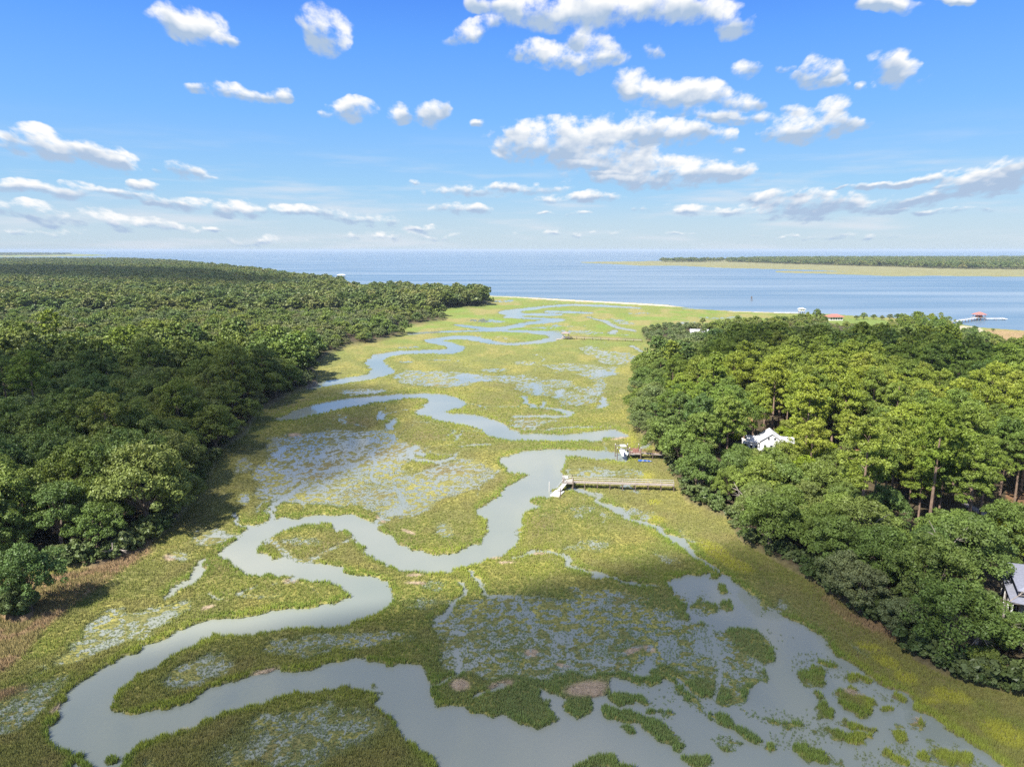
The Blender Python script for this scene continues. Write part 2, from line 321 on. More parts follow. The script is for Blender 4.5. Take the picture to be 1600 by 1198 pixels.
M['oak'] = leaf_mat('oak_leaves', [(.135, .19, .040), (.19, .24, .045), (.11, .165, .042), (.215, .255, .05), (.17, .205, .065)])
M['moss'] = leaf_mat('mossy_oak_leaves', [(.16, .185, .065), (.195, .20, .085), (.14, .18, .055), (.18, .205, .065)], .15)
M['pine'] = leaf_mat('pine_needles', [(.175, .235, .032), (.225, .28, .036), (.135, .195, .036), (.25, .295, .045)])
M['bright'] = leaf_mat('fresh_leaves', [(.15, .22, .018), (.19, .25, .02)])
M['gold'] = leaf_mat('golden_leaves', [(.26, .29, .015), (.28, .30, .02)])
M['far'] = leaf_mat('distant_leaves', [(.12, .165, .042), (.18, .215, .055), (.13, .175, .05), (.205, .225, .07), (.15, .195, .048), (.23, .235, .085), (.11, .155, .048)])
M['shrub'] = leaf_mat('shrub_leaves', [(.09, .13, .035), (.14, .165, .06), (.12, .15, .04)])
M['grass'] = leaf_mat('marsh_grass', None, .22, True)
M['bark'] = mat('bark', (.16, .125, .10), .9, .1, (1.5, .3))
M['pinebark'] = mat('pine_bark', (.24, .17, .125), .9, .1, (1.5, .3))
M['dead'] = mat('weathered_dead_wood', (.30, .26, .22), .9, .1, (2, .2))
M['wood'] = mat('weathered_deck_boards', (.36, .31, .255), .8, .2, (3, .2))
M['redwood'] = mat('red_stained_boards', (.25, .125, .10), .8, .2, (3, .25))
M['pile'] = mat('wet_timber_piling', (.17, .13, .10), .8, .2, (2, .3))
M['whitewood'] = mat('white_painted_wood', (.78, .77, .74), .6, .3, (1.2, .06))
M['dockwhite'] = mat('sun_bleached_white_wood', (.48, .47, .44), .6, .3, (1.2, .1))
M['white'] = mat('white_siding', (.76, .76, .74), .6, .3, (.8, .06))
M['metalroof'] = mat('pale_metal_roof', (.62, .62, .63), .5, .4, (.6, .10))
M['redroof'] = mat('red_tile_roof', (.38, .15, .12), .7, .2, (1.5, .2))
M['greyroof'] = mat('grey_shingle_roof', (.24, .25, .30), .85, .2, (3, .15))
M['brownroof'] = mat('brown_shingle_roof', (.27, .22, .20), .85, .2, (3, .22))
M['bluegrey'] = mat('blue_grey_siding', (.33, .38, .43), .7, .2, (1, .1))
M['glass'] = mat('dark_window_glass', (.03, .04, .05), .08, .6)
M['blue'] = mat('blue_paint', (.03, .10, .36), .35, .5, (3, .1))
M['navy'] = mat('navy_cushion', (.02, .04, .10), .6, .3, (3, .1))
M['gelcoat'] = mat('white_gelcoat', (.8, .8, .8), .25, .5, (1, .04))
M['steel'] = mat('galvanised_steel', (.4, .4, .4), .4, .5, (2, .1), .7)
M['road'] = mat('asphalt', (.16, .15, .15), .9, .2, (2, .2))
def water_mat(name, c1, c2, rough, bump, scale, stre, rvar=0.0):
    m = D_.materials.new(name); m.use_nodes = True; t = m.node_tree; b = t.nodes['Principled BSDF']
    g = t.nodes.new('ShaderNodeNewGeometry')
    mp = t.nodes.new('ShaderNodeMapping'); mp.inputs['Scale'].default_value = stre; t.links.new(g.outputs['Position'], mp.inputs[0])
    n1 = t.nodes.new('ShaderNodeTexNoise'); n1.inputs['Scale'].default_value = 1; n1.inputs['Detail'].default_value = 4; t.links.new(mp.outputs[0], n1.inputs['Vector'])
    mr = t.nodes.new('ShaderNodeMapRange'); mr.inputs[1].default_value = .38; mr.inputs[2].default_value = .64; t.links.new(n1.outputs['Fac'], mr.inputs[0])
    t.links.new(mixc(t, mr.outputs[0], c1, c2), b.inputs['Base Color'])
    rr = math_n(t, 'MULTIPLY_ADD', mr.outputs[0], rvar, rough); t.links.new(rr, b.inputs['Roughness'])
    b.inputs['IOR'].default_value = 1.33; b.inputs['Specular IOR Level'].default_value = .5
    n2 = t.nodes.new('ShaderNodeTexNoise'); n2.inputs['Scale'].default_value = scale; n2.inputs['Detail'].default_value = 3; t.links.new(g.outputs['Position'], n2.inputs['Vector'])
    bp = t.nodes.new('ShaderNodeBump'); bp.inputs['Strength'].default_value = bump; bp.inputs['Distance'].default_value = .1
    t.links.new(n2.outputs['Fac'], bp.inputs['Height']); t.links.new(bp.outputs[0], b.inputs['Normal'])
    return m
M['sea'] = water_mat('sea_water', (.09, .15, .20), (.18, .235, .275), .30, .05, .6, (.0016, .012, 1), .12)
M['creek'] = water_mat('creek_water', (.185, .208, .172), (.245, .255, .205), .05, .07, 1.2, (.02, .02, 1), .05)
# ------------------------------------------------------------------ survey of the shore: land, creeks, ponds, reeds (ground coordinates)
U0, U1, V0, V1, VS = -700, 2300, 391, 1500, 2
RW, RH = U1 - U0, (V1 - V0) * VS
def ras(): return np.zeros((RH, RW), np.float32)
def fill(img, pts, val=1.0):
    p = np.array(pts, float); x = p[:, 0] - U0; y = (p[:, 1] - V0) * VS
    y0 = max(0, int(y.min())); y1 = min(RH - 1, int(y.max()) + 1)
    x2 = np.roll(x, -1); y2 = np.roll(y, -1)
    for r in range(y0, y1 + 1):
        yy = r + .5; c = (y <= yy) != (y2 <= yy)
        if not c.any(): continue
        xs = np.sort(x[c] + (yy - y[c]) * (x2[c] - x[c]) / (y2[c] - y[c]))
        for i in range(0, len(xs) - 1, 2):
            a = max(0, int(round(xs[i]))); b = min(RW, int(round(xs[i + 1])))
            if b > a: img[r, a:b] = val
    return img
def ell(img, u, v, a, b, tilt=0, val=1.0, soft=False):
    ux0, ux1 = int(max(0, u - a - b - U0)), int(min(RW, u + a + b - U0 + 1)); m = max(a, b)
    vy0, vy1 = int(max(0, (v - m - V0) * VS)), int(min(RH, (v + m - V0) * VS + 1))
    yy, xx = np.mgrid[vy0:vy1, ux0:ux1]; X = xx + U0 - u; Y = yy / VS + V0 - v; t = R(tilt)
    d = np.hypot((X * math.cos(t) + Y * math.sin(t)) / a, (-X * math.sin(t) + Y * math.cos(t)) / b)
    sub = img[vy0:vy1, ux0:ux1]
    if soft:
        w = np.clip((1.15 - d) / .5, 0, 1); sub[...] = sub * (1 - w) + val * w
    else: sub[d < 1] = val
def stroke(img, pts, val=1.0, k=1.0):
    for (u, v, w), (u2, v2, w2) in zip(pts[:-1], pts[1:]):
        n = int(max(abs(u2 - u), abs(v2 - v) * 2)) + 1
        for i in range(n + 1):
            t = i / n; uu, vv, ww = u + (u2 - u) * t, v + (v2 - v) * t, (w + (w2 - w) * t) / 2 * k
            th = math.atan((vv - 390.3) / F); rat = min(2.6, max(1.15, .42 / math.sin(th)))
            ell(img, uu, vv, max(1, ww * rat), max(.4, ww), 0, val)
def blur(img, rx, ry, it=2):
    a = img.astype(np.float64)
    for _ in range(it):
        for ax, r in ((1, rx), (0, ry)):
            if r < 1: continue
            p = np.concatenate([np.repeat(a.take([0], ax), r + 1, ax), a, np.repeat(a.take([-1], ax), r, ax)], ax)
            c = np.cumsum(p, ax); n = a.shape[ax]
            a = (c.take(range(2 * r + 1, 2 * r + 1 + n), ax) - c.take(range(0, n), ax)) / (2 * r + 1)
    return a.astype(np.float32)
def samp(img, u, v):
    x = np.clip(np.asarray(u) - U0 - .5, 0, RW - 1.001); y = np.clip((np.asarray(v) - V0) * VS - .5, 0, RH - 1.001)
    ix = x.astype(int); iy = y.astype(int); fx = x - ix; fy = y - iy
    return (img[iy, ix] * (1 - fx) + img[iy, ix + 1] * fx) * (1 - fy) + (img[iy + 1, ix] * (1 - fx) + img[iy + 1, ix + 1] * fx) * fy
# land
land = ras()
fill(land, [(-700,406.4),(200,406.4),(260,410),(330,417),(400,428),(460,439),(500,443),(535,447),(535,455),(560,461),(640,461),(720,463),(762,462),(790,463),(850,466),(920,470),(1000,474),(1050,477),(1088,480),(1060,482),(1150,486.5),(1200,488),(1262,491),(1300,491),(1350,495),(1400,497),(1490,505),(1530,512),(1600,517),(2300,530),(2300,1500),(-700,1500)])
ISL = [(900,409.6),(1000,408.4),(1130,406.2),(1200,403.6),(2300,402.5),(2300,444),(1800,437),(1600,432),(1500,431.5),(1400,429),(1280,422),(1200,420),(1130,418.5),(1060,415),(1000,415),(960,412.5),(920,411)]
fill(land, ISL)
fill(land, [(1210,423.5),(1290,424),(1390,427),(1460,430.5),(1400,431.5),(1300,428),(1215,425.5)])
fill(land, [(-700,395.6),(60,395.8),(120,397),(175,399),(120,400.5),(0,401.5),(-700,402)])
sea_zone = 1 - land
# creeks (polygons of open water)
water = ras(); bankw = ras()
CRK_A = [(975,707),(982,714),(980,722),(960,721),(940,717),(912,714),(882,712),(876,722),(877,732),(882,744),(878,752),(862,772),(854,780),(837,795),(815,812),(807,840),(800,855),(790,862),(765,872),(725,887),(700,894),(680,896),(650,895),(615,887),(585,872),(570,860),(555,840),(535,827),(500,819),(450,825),(420,837),(400,850),(398,856),(400,862),(425,873),(450,877),(482,880),(510,885),(555,895),(590,902),(605,910),(612,923),(617,935),(607,948),(580,965),(555,973),(500,980),(445,980),(400,990),(337,995),(312,1008),(277,1020),(232,1043),(212,1053),(207,1068),(185,1083),(175,1103),(180,1120),(212,1118),(240,1108),(300,1093),(337,1073),(400,1055),(450,1050),(487,1045),(540,1034),(575,1033),(612,1038),(650,1045),(667,1050),(674,1070),(682,1098),(700,1106),(717,1110),(724,1118),(760,1122),(800,1122),(825,1135),(850,1139),(868,1130),(866,1110),(862,1093),(850,1079),(852,1074),(872,1088),(882,1113),(900,1124),(930,1125),(940,1114),(937,1098),(955,1080),(965,1060),(990,1045),(1012,1028),(1032,1045),(1077,1078),(1105,1093),(1130,1103),(1180,1070),(1200,1050),(1215,1000),(1180,985),(1137,988),(1082,970),(1065,950),(1060,935),(1064,926),(1040,908),(1060,898),(1085,903),(1110,893),(1145,903),(1180,935),(1200,955),(1237,968),(1282,993),(1305,1023),(1335,1040),(1370,1063),(1415,1083),(1432,1105),(1470,1128),(1500,1148),(1537,1173),(1567,1198),(1800,1400),(1800,1500),(760,1500),(680,1200),(675,1195),(652,1173),(640,1148),(620,1133),(602,1113),(585,1098),(592,1088),(570,1075),(537,1068),(487,1078),(437,1088),(400,1104),(375,1110),(337,1120),(300,1138),(262,1150),(225,1168),(202,1180),(195,1198),(140,1300),(60,1500),(-100,1500),(40,1280),(110,1210),(107,1180),(80,1160),(75,1138),(85,1120),(100,1098),(115,1078),(145,1060),(175,1040),(200,1023),(237,1005),(275,990),(325,970),(362,964),(399,958),(425,952),(462,949),(500,947),(532,938),(552,927),(535,917),(512,911),(470,905),(415,901),(390,900),(375,893),(358,880),(342,865),(346,855),(375,835),(400,824),(412,812),(422,812),(475,807),(520,804),(555,807),(575,817),(607,837),(620,850),(650,862),(682,867),(725,860),(750,850),(760,832),(761,815),(752,802),(747,790),(775,780),(790,760),(800,755),(818,748),(832,741),(815,738),(795,738),(783,724),(784,716),(800,710),(820,706),(860,701),(905,703),(940,706)]
fill(water, CRK_A)
CRK_B = [(427,657),(450,647),(482,635),(525,626),(560,621),(612,617),(640,615),(670,614),(695,616),(718,624),(726,630),(722,637),(700,642),(695,645),(725,647),(750,651),(775,657),(799,671),(822,679),(887,679),(920,676),(950,671),(975,675),(981,681),(962,683),(945,685),(935,688),(905,689),(862,689),(800,688),(775,684),(760,677),(750,670),(730,663),(700,659),(675,654),(650,647),(647,645),(662,635),(672,627),(662,622),(640,622),(612,626),(575,631),(537,637),(512,642),(482,650),(457,657)]
fill(water, CRK_B)
bankw[:] = water
# the drowned flats on the right are not river: no levee round them
fill(bankw, [(1000,900),(2300,900),(2300,1500),(1000,1500),(1080,1150),(980,1040)], 0)
STR = [[(637,522,1.5),(675,519,2),(725,517,2.5),(780,516.5,2.6),(825,518,3.5),(860,521,6),(872,526,8),(860,531,6.5),(830,535.5,4.5),(800,538,4.2),(775,536,4.8),(755,532,6),(735,527.5,6),(710,527,4.5),(690,529,4.5),(668,532.5,4.5),(695,537,6),(715,543,8.5),(705,549,8),(670,549,6),(620,551,5.5),(592,557,8),(584,567,10),(600,579,12),(575,589,7),(530,596,6),(500,601,6),(482,607,3)],
[(711,507.5,2),(737,511,3),(766,513.5,3),(790,512,3.5),(805,509.4,5),(816,506.5,4.5),(841,503,3.5),(869,501,4.5),(878,499.6,4),(859,498.5,3.4),(831,497,3),(790,495.3,3),(812,491.5,5),(805,489,6),(785,488,5),(803,485,4),(831,482,3.5),(850,479.5,3.2),(869,477.5,3),(897,476,2.4),(944,478,2),(1000,481.6,1.6)],
[(812,491,3),(850,491.5,4),(878,491.5,2)],[(854,486.5,2.5),(890,487.5,3),(925,489,2)],
[(916,495,1.3),(944,502,2),(962,511,3),(992,517,2.4)]]
for s_ in STR: stroke(water, s_, 1); stroke(bankw, s_, 1)
STR2 = [[(477,757,2.5),(450,775,4),(430,787,4.5),(418,800,6),(417,812,7)],[(367,802,3),(375,815,4),(392,824,4)],
[(322,874,6),(317,890,9),(300,905,6),(275,917,8),(258,932,6)],[(330,925,3),(352,938,3)],[(400,912,2),(370,930,3)],
[(727,913,5),(717,930,5),(695,955,7),(680,970,9)],[(707,988,6),(730,998,5)],[(712,1018,5),(715,1058,7)],[(735,895,6),(750,908,5),(750,925,4),(762,935,3),(800,936,2)],
[(800,870,4),(837,862,3),(875,865,3),(892,875,6),(892,885,6),(920,897,4),(950,902,3),(975,912,3),(1025,917,4)],
[(890,764,7),(922,769,2.5),(935,775,4),(937,785,5),(960,795,5),(985,810,5),(1025,825,7),(1045,840,10),(1065,852,12),(1090,868,8),(1110,890,6)],
[(837,600,3),(841,615,3)],[(819,620,3),(822,630,4),(835,636,3)],[(870,620,4),(875,609,2)],[(850,628,3),(846,636,2),(882,642,3),(892,647,5),(885,651,3),(850,650,2),(800,651,2)],
[(930,637,2),(945,630,3.4),(940,622,3)],[(862,670,2),(925,666,2),(955,666,2)],[(700,680,2),(708,672,2)],[(712,687,2.5),(722,673,2)],[(715,697,1.5),(760,694,2.5)],
[(593,643,3),(597,652,4)],[(615,655,5),(608,668,6)],[(650,696,4),(640,705,4),(650,720,4),(680,722,4),(700,717,3.5),(714,710,3)],[(655,708,4),(665,712,4)],
[(1046,476.5,1),(1088,480,2)],[(662,1068,4),(700,1063,5),(712,1060,3)],[(740,1092,4),(755,1083,4),(800,1071,3)],[(880,1028,3),(960,1035,3)],[(1110,940,6),(1125,948,7),(1122,960,5)],
[(440,700,4),(428,712,5)],[(985,540,2),(1010,553,2)],[(1020,693,3),(1000,702,6),(975,712,8)],[(955,520,4),(960,517,4)]]
for s_ in STR2: stroke(water, s_, 1)
# density of the grass
dens = ras() + .97
PATCH = [('p',[(420,685),(462,680),(525,672),(560,672),(600,672),(612,655),(622,655),(615,672),(625,682),(650,695),(692,694),(645,715),(632,725),(637,740),(550,745),(475,752),(400,750),(385,735),(415,715)],.17),
('p',[(400,750),(550,742),(637,740),(740,715),(792,735),(752,768),(700,780),(655,808),(640,815),(600,806),(560,793),(480,790),(430,788),(400,770)],.30),
('e',330,838,30,15,0,.30),('e',286,868,15,11,0,.35),('e',380,725,20,14,-40,.25),('e',382,780,14,14,0,.35),
('p',[(160,952),(200,962),(262,945),(297,933),(290,960),(262,978),(200,1003),(140,1030),(100,1040),(70,1040),(130,998)],.28),
('p',[(-60,1110),(0,1090),(60,1065),(115,1046),(105,1070),(75,1105),(20,1150),(-60,1170)],.38),
('e',475,848,52,13,3,.38),('e',405,932,45,7,0,.5),('e',300,1053,72,20,-20,.33),('e',418,1010,26,9,-15,.28),('e',520,1005,130,20,-6,.6),('e',600,1000,60,15,-6,.5),
('e',470,1150,140,52,-10,.6),('e',485,1110,46,9,-10,.26),('e',415,1128,20,9,-20,.25),('e',240,1195,20,10,0,.5),
('p',[(675,965),(740,938),(850,930),(960,940),(1050,950),(1060,975),(1130,1000),(1195,1040),(1180,1075),(1120,1070),(1030,1042),(960,1050),(860,1062),(760,1060),(700,1050),(680,1015)],.42),
('e',705,980,26,18,0,.35),('e',1000,985,70,16,8,.4),('e',1130,1035,60,20,25,.42),('e',1165,935,55,18,30,.35),('e',1055,875,60,16,15,.5),('e',1230,1010,45,22,35,.3),('e',950,930,90,9,4,.45),
('e',842,820,18,6,0,.35),('e',1000,800,30,8,10,.5),('e',915,850,60,18,0,.58),('e',900,815,90,28,0,.75),('e',925,738,46,9,3,.3),('e',990,738,26,9,3,.45),('e',695,828,20,14,-20,.42),('e',680,915,30,10,0,.62),
('e',682,592,66,13,0,.26),('e',730,589,38,7,4,.14),('e',650,585,40,8,0,.4),('e',565,612,42,5,-2,.25),('e',640,543,36,2.4,-2,.22),('e',680,562,30,2,0,.3),('e',635,565,18,2.5,0,.2),
('e',930,550,30,9,10,.3),('e',965,560,40,12,0,.22),('e',905,575,60,9,3,.3),('e',925,600,24,20,30,.18),('e',935,583,30,6,0,.08),('e',840,568,60,4,3,.35),('e',870,600,70,22,0,.62),('e',900,625,40,12,0,.55),('e',800,590,40,8,0,.6),('e',770,578,30,3,0,.4),
('e',758,501,32,3.5,2,.22),('e',787,470.5,26,3.2,0,.4),('e',968,502,28,4.5,8,.35),('e',905,519,52,4,1,.32),('e',835,512,40,1.8,0,.4),('e',1000,489.5,34,2.2,0,.22),('e',1120,496.5,48,1.6,2,.3),('e',1155,493,14,4,0,.5),('e',1075,505,20,3,0,.5),('e',970,523,20,3,0,.45),
('e',840,658,50,3,0,.5),('e',820,665,30,3,0,.4),('e',600,645,10,6,0,.4),('e',790,945,40,12,0,.5),('e',660,945,60,10,-5,.65)]
for p in PATCH:
    if p[0] == 'p':
        t_ = ras(); fill(t_, p[1], 1); t_ = blur(t_, 7, 7); dens[:] = dens * (1 - t_) + p[2] * t_
    else: ell(dens, p[1], p[2], p[3], p[4], p[5], p[6], True)
# levees along the creeks: thick grass
bb = blur(bankw, 6, 8); bnk = np.clip((bb - .03) / .12, 0, 1) * (1 - bankw)
far_ = np.clip((np.arange(RH) / VS + V0 - 640) / 80, .25, 1)[:, None]
dens = dens * (1 - bnk * far_) + .98 * bnk * far_
dens[water > .5] = 0
open_ = ras(); fill(open_, [(1050,925),(1110,905),(1140,915),(1180,950),(1232,980),(1275,1003),(1298,1030),(1330,1052),(1365,1075),(1408,1095),(1425,1115),(1465,1140),(1495,1160),(1530,1185),(1560,1215),(1700,1400),(1000,1500),(1010,1250),(1075,1185),(985,1060),(1010,1030)], 1)
CLUMP = [(1123,920,10,6,0),(1112,902,10,5,0),(1100,951,28,11,12),(1139,948,12,10,0),(1168,993,27,11,14),(1277,1063,23,11,8),(1292,1041,12,5,5),(1342,1062,21,7,0),(1332,1092,30,13,10),(1345,1105,18,10,30),(1272,1092,14,13,30),(1288,1112,12,14,60),(1390,1088,15,8,20),(1383,1109,10,6,0),(1430,1128,15,11,0),(1403,1141,12,9,20),(1325,1130,22,7,8),(1358,1140,18,6,6),(1300,1150,28,9,10),(1345,1160,22,8,10),(1268,1178,26,8,25),(1298,1192,18,8,20),(1460,1175,30,9,10),(1500,1188,18,9,20),(1395,1188,24,6,15),(1200,1168,9,8,0),(1135,1165,18,14,10),(1090,1190,22,11,0),(1165,1108,20,5,15),(1205,1122,24,5,12),(1248,1132,18,5,5),(1195,1166,8,7,0),(1000,1058,30,8,5),(1030,1055,22,10,20),(1050,1072,18,8,45),(1085,1098,26,6,32),(1120,1120,26,6,32),(1155,1142,26,5,28),(975,1088,22,7,0),(1010,1092,16,7,15),(1032,1115,20,6,8),(972,1118,20,12,0),(995,1130,22,9,10),(1035,1148,26,13,25),(1060,1165,16,10,30),(925,1195,34,9,-8),(960,1202,40,6,0),(225,1108,18,4,-15),(176,1186,10,6,0),(120,1190,30,6,10),(843,783,13,6,0),(985,1150,10,8,0)]
for c in CLUMP:
    ell(water, *c[:2], c[2] * 1.02, c[3] * 1.02, c[4], 0); ell(dens, *c[:2], c[2], c[3], c[4], .97)
# colours of cover: lush, tan reed, dead wrack, yellow
tan = ras(); yel = ras(); wrk = ras(); cool = ras()
fill(tan, [(-700,1300),(-700,900),(0,900),(62,905),(150,888),(215,852),(245,845),(232,868),(178,902),(115,948),(72,982),(45,1020),(10,1048),(-100,1110)], 1)
stroke(tan, [(1292,935,10),(1308,955,12),(1335,972,12),(1375,985,12),(1400,1000,8)], 1)
stroke(tan, [(40,1075,8),(0,1090,10)], 1); fill(tan, [(1540,515),(1800,528),(1800,580),(1600,548),(1545,535)], .8)
tan = blur(tan, 4, 4)
for e in [(1360,1014,26,7,15),(1385,1037,26,9,20),(1415,1062,22,10,20),(1485,1090,36,12,15),(1570,1150,44,18,25),(1455,1098,18,6,0),(1022,812,20,6,10),(1022,786,13,5,0),(1120,865,36,12,30),(1150,885,30,10,20),(985,690,10,10,0),(1010,745,14,6,0),(640,1070,12,5,0)]: ell(yel, *e, 1, True)
for e in [(917,1078,38,13,-8),(718,1072,17,11,0),(782,1072,22,7,-15),(988,1016,16,5,-20),(1014,1013,11,5,20),(455,908,15,4,-10),(650,912,18,2.5,0),(648,900,14,2.5,0),(595,812,10,2.5,30),(638,832,12,2.5,20),(1335,1084,20,5,10),(930,1085,14,5,0),(415,1050,25,3,-12),(300,1135,20,4,-30),(88,1110,14,5,-40),(265,872,10,6,0),(840,866,18,2,0),(325,950,12,3,-15),(968,685,16,2,-10),(1430,1125,8,5,0),(830,1020,12,7,0),(880,1040,14,3,15),(790,880,14,2,0),(770,873,12,2,0),(460,680,12,3,0)]: ell(wrk, *e, 1, True)
t_ = ras(); fill(t_, [(400,660),(560,668),(640,690),(790,720),(760,770),(640,810),(470,790),(390,760)], 1); cool = blur(t_, 14, 14)
# woods and other ground
wood = ras()
LW = [(-700,1160),(-300,990),(0,888),(70,892),(150,890),(215,864),(268,828),(300,785),(333,735),(345,705),(385,680),(402,645),(465,613),(497,602),(490,575),(512,555),(545,541),(592,534),(640,521),(600,516),(692,501),(695,497),(660,488),(700,482),(760,479),(762,470),(720,463.5),(640,462),(560,462),(538,456),(532,449),(500,444),(460,440),(400,429),(330,418),(260,411),(200,407.5),(-700,407.5)]
RWD = [(2300,1300),(1700,1125),(1600,1092),(1540,1078),(1480,1060),(1430,1035),(1408,1000),(1340,960),(1282,920),(1210,878),(1155,845),(1138,812),(1070,785),(1056,755),(1040,722),(1018,695),(990,668),(984,655),(990,622),(1014,602),(1000,598),(996,584),(1020,566),(1050,556),(1062,550),(1040,545),(1012,536),(1003,522),(1015,514),(1050,510),(1100,513),(1150,506),(1200,507),(1250,501),(1290,505),(1330,514),(1390,521),(1402,506),(1440,503),(1490,508),(1500,518),(1540,530),(1580,545),(1650,553),(2300,600)]
fill(wood, LW, 1); fill(wood, RWD, 2)
ell(wood, 28, 962, 26, 14, 0, 1)
clear = ras()
for e in [(1190,724,24,17,0),(1168,672,22,18,0),(1300,752,36,10,0),(1380,738,22,12,0),(1590,945,48,38,0),(1418,880,20,12,0),(1090,524,30,5,0),(1085,592,22,7,0),(1500,556,12,6,0),(1355,705,14,8,0)]: ell(clear, *e, 1)
fill(clear, [(1530,860),(1545,815),(1600,800),(1800,800),(1800,905),(1650,890)], 1)
fill(clear, [(1655,915),(1800,900),(2000,990),(1700,1010),(1600,960)], 1)
lawn = ras(); fill(lawn, [(1325,499),(1385,501),(1392,512),(1370,520),(1320,512),(1300,503)], 1); fill(lawn, [(1545,800),(2000,790),(2000,850),(1600,835)], 1); ell(lawn, 1385, 735, 24, 14, 0, 1)
straw = ras(); ell(straw, 1166, 662, 12, 9, 0, 1); ell(straw, 1355, 708, 20, 9, 0, 1); ell(straw, 1500, 900, 30, 20, 0, 1); fill(straw, [(1570,775),(2000,750),(2000,795),(1570,800)], .6)
road = ras(); stroke(road, [(1500,792,4),(1560,826,9),(1600,850,14),(1680,880,18)], 1); 
sand = ras(); stroke(sand, [(762,463,1),(810,465,1.2),(860,468,2),(920,471,2.2),(1000,475.5,2.4),(1050,478.5,2.4),(1090,480,1.6)], 1); stroke(sand, [(1140,487,.8),(1200,488.5,1.4),(1245,490,1)], 1)
stroke(sand, [(1008,414,1),(1048,414.5,1)], 1); stroke(sand, [(1118,417.8,1),(1135,418,1)], 1); stroke(sand, [(885,410,1),(893,410,1)], 1)
fill(sand, [(1480,508),(1530,512),(1540,520),(1500,520)], .7)
landb = blur(land, 1, 1, 1); waterb = blur(water, 1, 1, 2); densb = blur(dens, 3, 3, 1); woodm = (wood > .5).astype(np.float32); woodb = blur(woodm, 3, 4)
wood_edge = blur(woodm, 14, 14)
woodw = blur(woodm, 45, 60)
water_near = blur(water, 10, 12)
def warp(x, y, u, v, amp=1.0):
    """natural raggedness of the banks, in metres on the ground"""
    s = 1.25
    wx = (fb(x / (3 * s), y / (3 * s), 3, 4) - .5) * 3.4 * s * amp; wy = (fb(x / (3 * s), y / (3 * s), 9, 4) - .5) * 3.6 * s * amp
    return UV(x + wx, y + wy)
def cover(x, y, u, v):
    uw, vw = warp(x, y, u, v)
    W_ = samp(waterb, uw, vw); Dn = samp(densb, uw, vw); L = samp(landb, u, v); Wd = samp(woodb, u, v)
    n = fb(x / 8.0, y / 7.0, 21, 4) * .55 + fb(x / 30, y / 34, 23, 3) * .45; n = .5 + (n - .5) * 1.35
    n5 = fb(x / 40, y / 46, 33, 4); Dn = Dn * np.clip(1 + ((n - .5) * 3.0 + (n5 - .5) * 2.2) * np.clip(1.12 - Dn, 0, 1), 0, 1.8)
    gk_ = np.clip(1 - samp(woodw, u, v) * 9, 0, 1)
    of = samp(open_, u, v); nf = fb(x / 3.0, y / 3.0, 39, 3); Dn = Dn * (1 - of * np.clip(1.6 - (nf - .30) * 8, 0, 1) * .8)
    # fine drainage gullies winding through the grass
    r1 = np.abs(fb(x / 48, y / 60, 57, 3) - .5); r2 = np.abs(fb(x / 19, y / 22, 63, 3) - .5)
    Dn = Dn * (1 - .8 * gk_ * np.clip(1.6 - r1 / .0075, 0, 1)) * (1 - .6 * gk_ * np.clip(1.5 - r2 / .008, 0, 1) * (n5 > .5))
    return W_, Dn, L, Wd, n
# ------------------------------------------------------------------ terrain sheet
rows = np.concatenate([np.arange(391.6, 440, .4), np.arange(440, 620, .8), np.arange(620, 1205, 1.4), np.arange(1205, 1500, 5)])
colsu = np.concatenate([np.arange(-690, -60, 14), np.arange(-60, 1660, 3.2), np.arange(1660, 2290, 14)])
gu, gv = np.meshgrid(colsu, rows); gx, gy = G(gu, gv)
Wt, Dn, L, Wd, nn = cover(gx, gy, gu, gv)
h = np.where(L > .5, .20, -.4) * 0 + np.clip((L - .5) * 1.2, -.5, .22)
h = np.where(L > .4, h - np.clip((.80 - Dn) * 1.1, 0, .22), h)
h = np.where((L > .4) & (Dn < .7), h + (vn(gx / .9, gy / .9, 46) + vn(gx / .4, gy / .45, 47) - 1.0) * .10 * np.clip(Dn * 3, 0, 1), h)
h = np.where(L > .4, h - np.clip(.12 - Dn, 0, .12) * 2.5, h)
h = np.where(L > .4, h - Wt * .55, h)
wf = np.clip((Wd - .35) * 2, 0, 1); h = np.where(wf > 0, h * (1 - wf) + wf * (1.0 + .6 * vn(gx / 25, gy / 25, 5)), h)
h += (vn(gx / 1.1, gy / 1.1, 44) - .5) * .05
far_marsh = np.clip((gy - 260) / 300, 0, 1); h = h + far_marsh * (L > .5) * (Dn > .55) * (Wt < .4) * .28
def mixa(a, b, w): return a * (1 - w[..., None]) + np.array(b) * w[..., None]
n2 = fb(gx / 18, gy / 18, 61, 4); n3 = fb(gx / (4 + gy / 60), gy / (3 + gy / 80), 71, 4)
col = np.zeros(gx.shape + (3,)) + np.array((.155, .15, .05))
col = mixa(col, (.235, .215, .055), np.clip((n3 - .4) * 3, 0, 1))
col = mixa(col, (.15, .11, .06), np.clip((n2 - .55) * 4, 0, 1) * .6)
grf = np.clip((gy - 280) / 250, 0, 1)                     # beyond the tufts' reach the sheet itself is the grass
gc = mixa(np.zeros(col.shape) + np.array((.17, .195, .045)), (.25, .215, .08), np.clip((n3 - .46) * 6, 0, 1) * .8)
gc = mixa(gc, (.15, .215, .04), np.clip((n2 - .5) * 6, 0, 1) * .85)
col = col * (1 - grf[..., None]) + gc * grf[..., None]
for r_, c_, k_ in ((tan, (.33, .215, .12), 1), (wrk, (.36, .27, .19), .9), (lawn, (.15, .20, .045), 1), (sand, (.46, .40, .31), 1)):
    col = mixa(col, c_, np.clip(samp(r_, gu, gv) * k_, 0, 1))
col = mixa(col, (.075, .06, .035), np.clip(Wd, 0, 1) * (1 - np.clip(samp(lawn, gu, gv), 0, 1)))
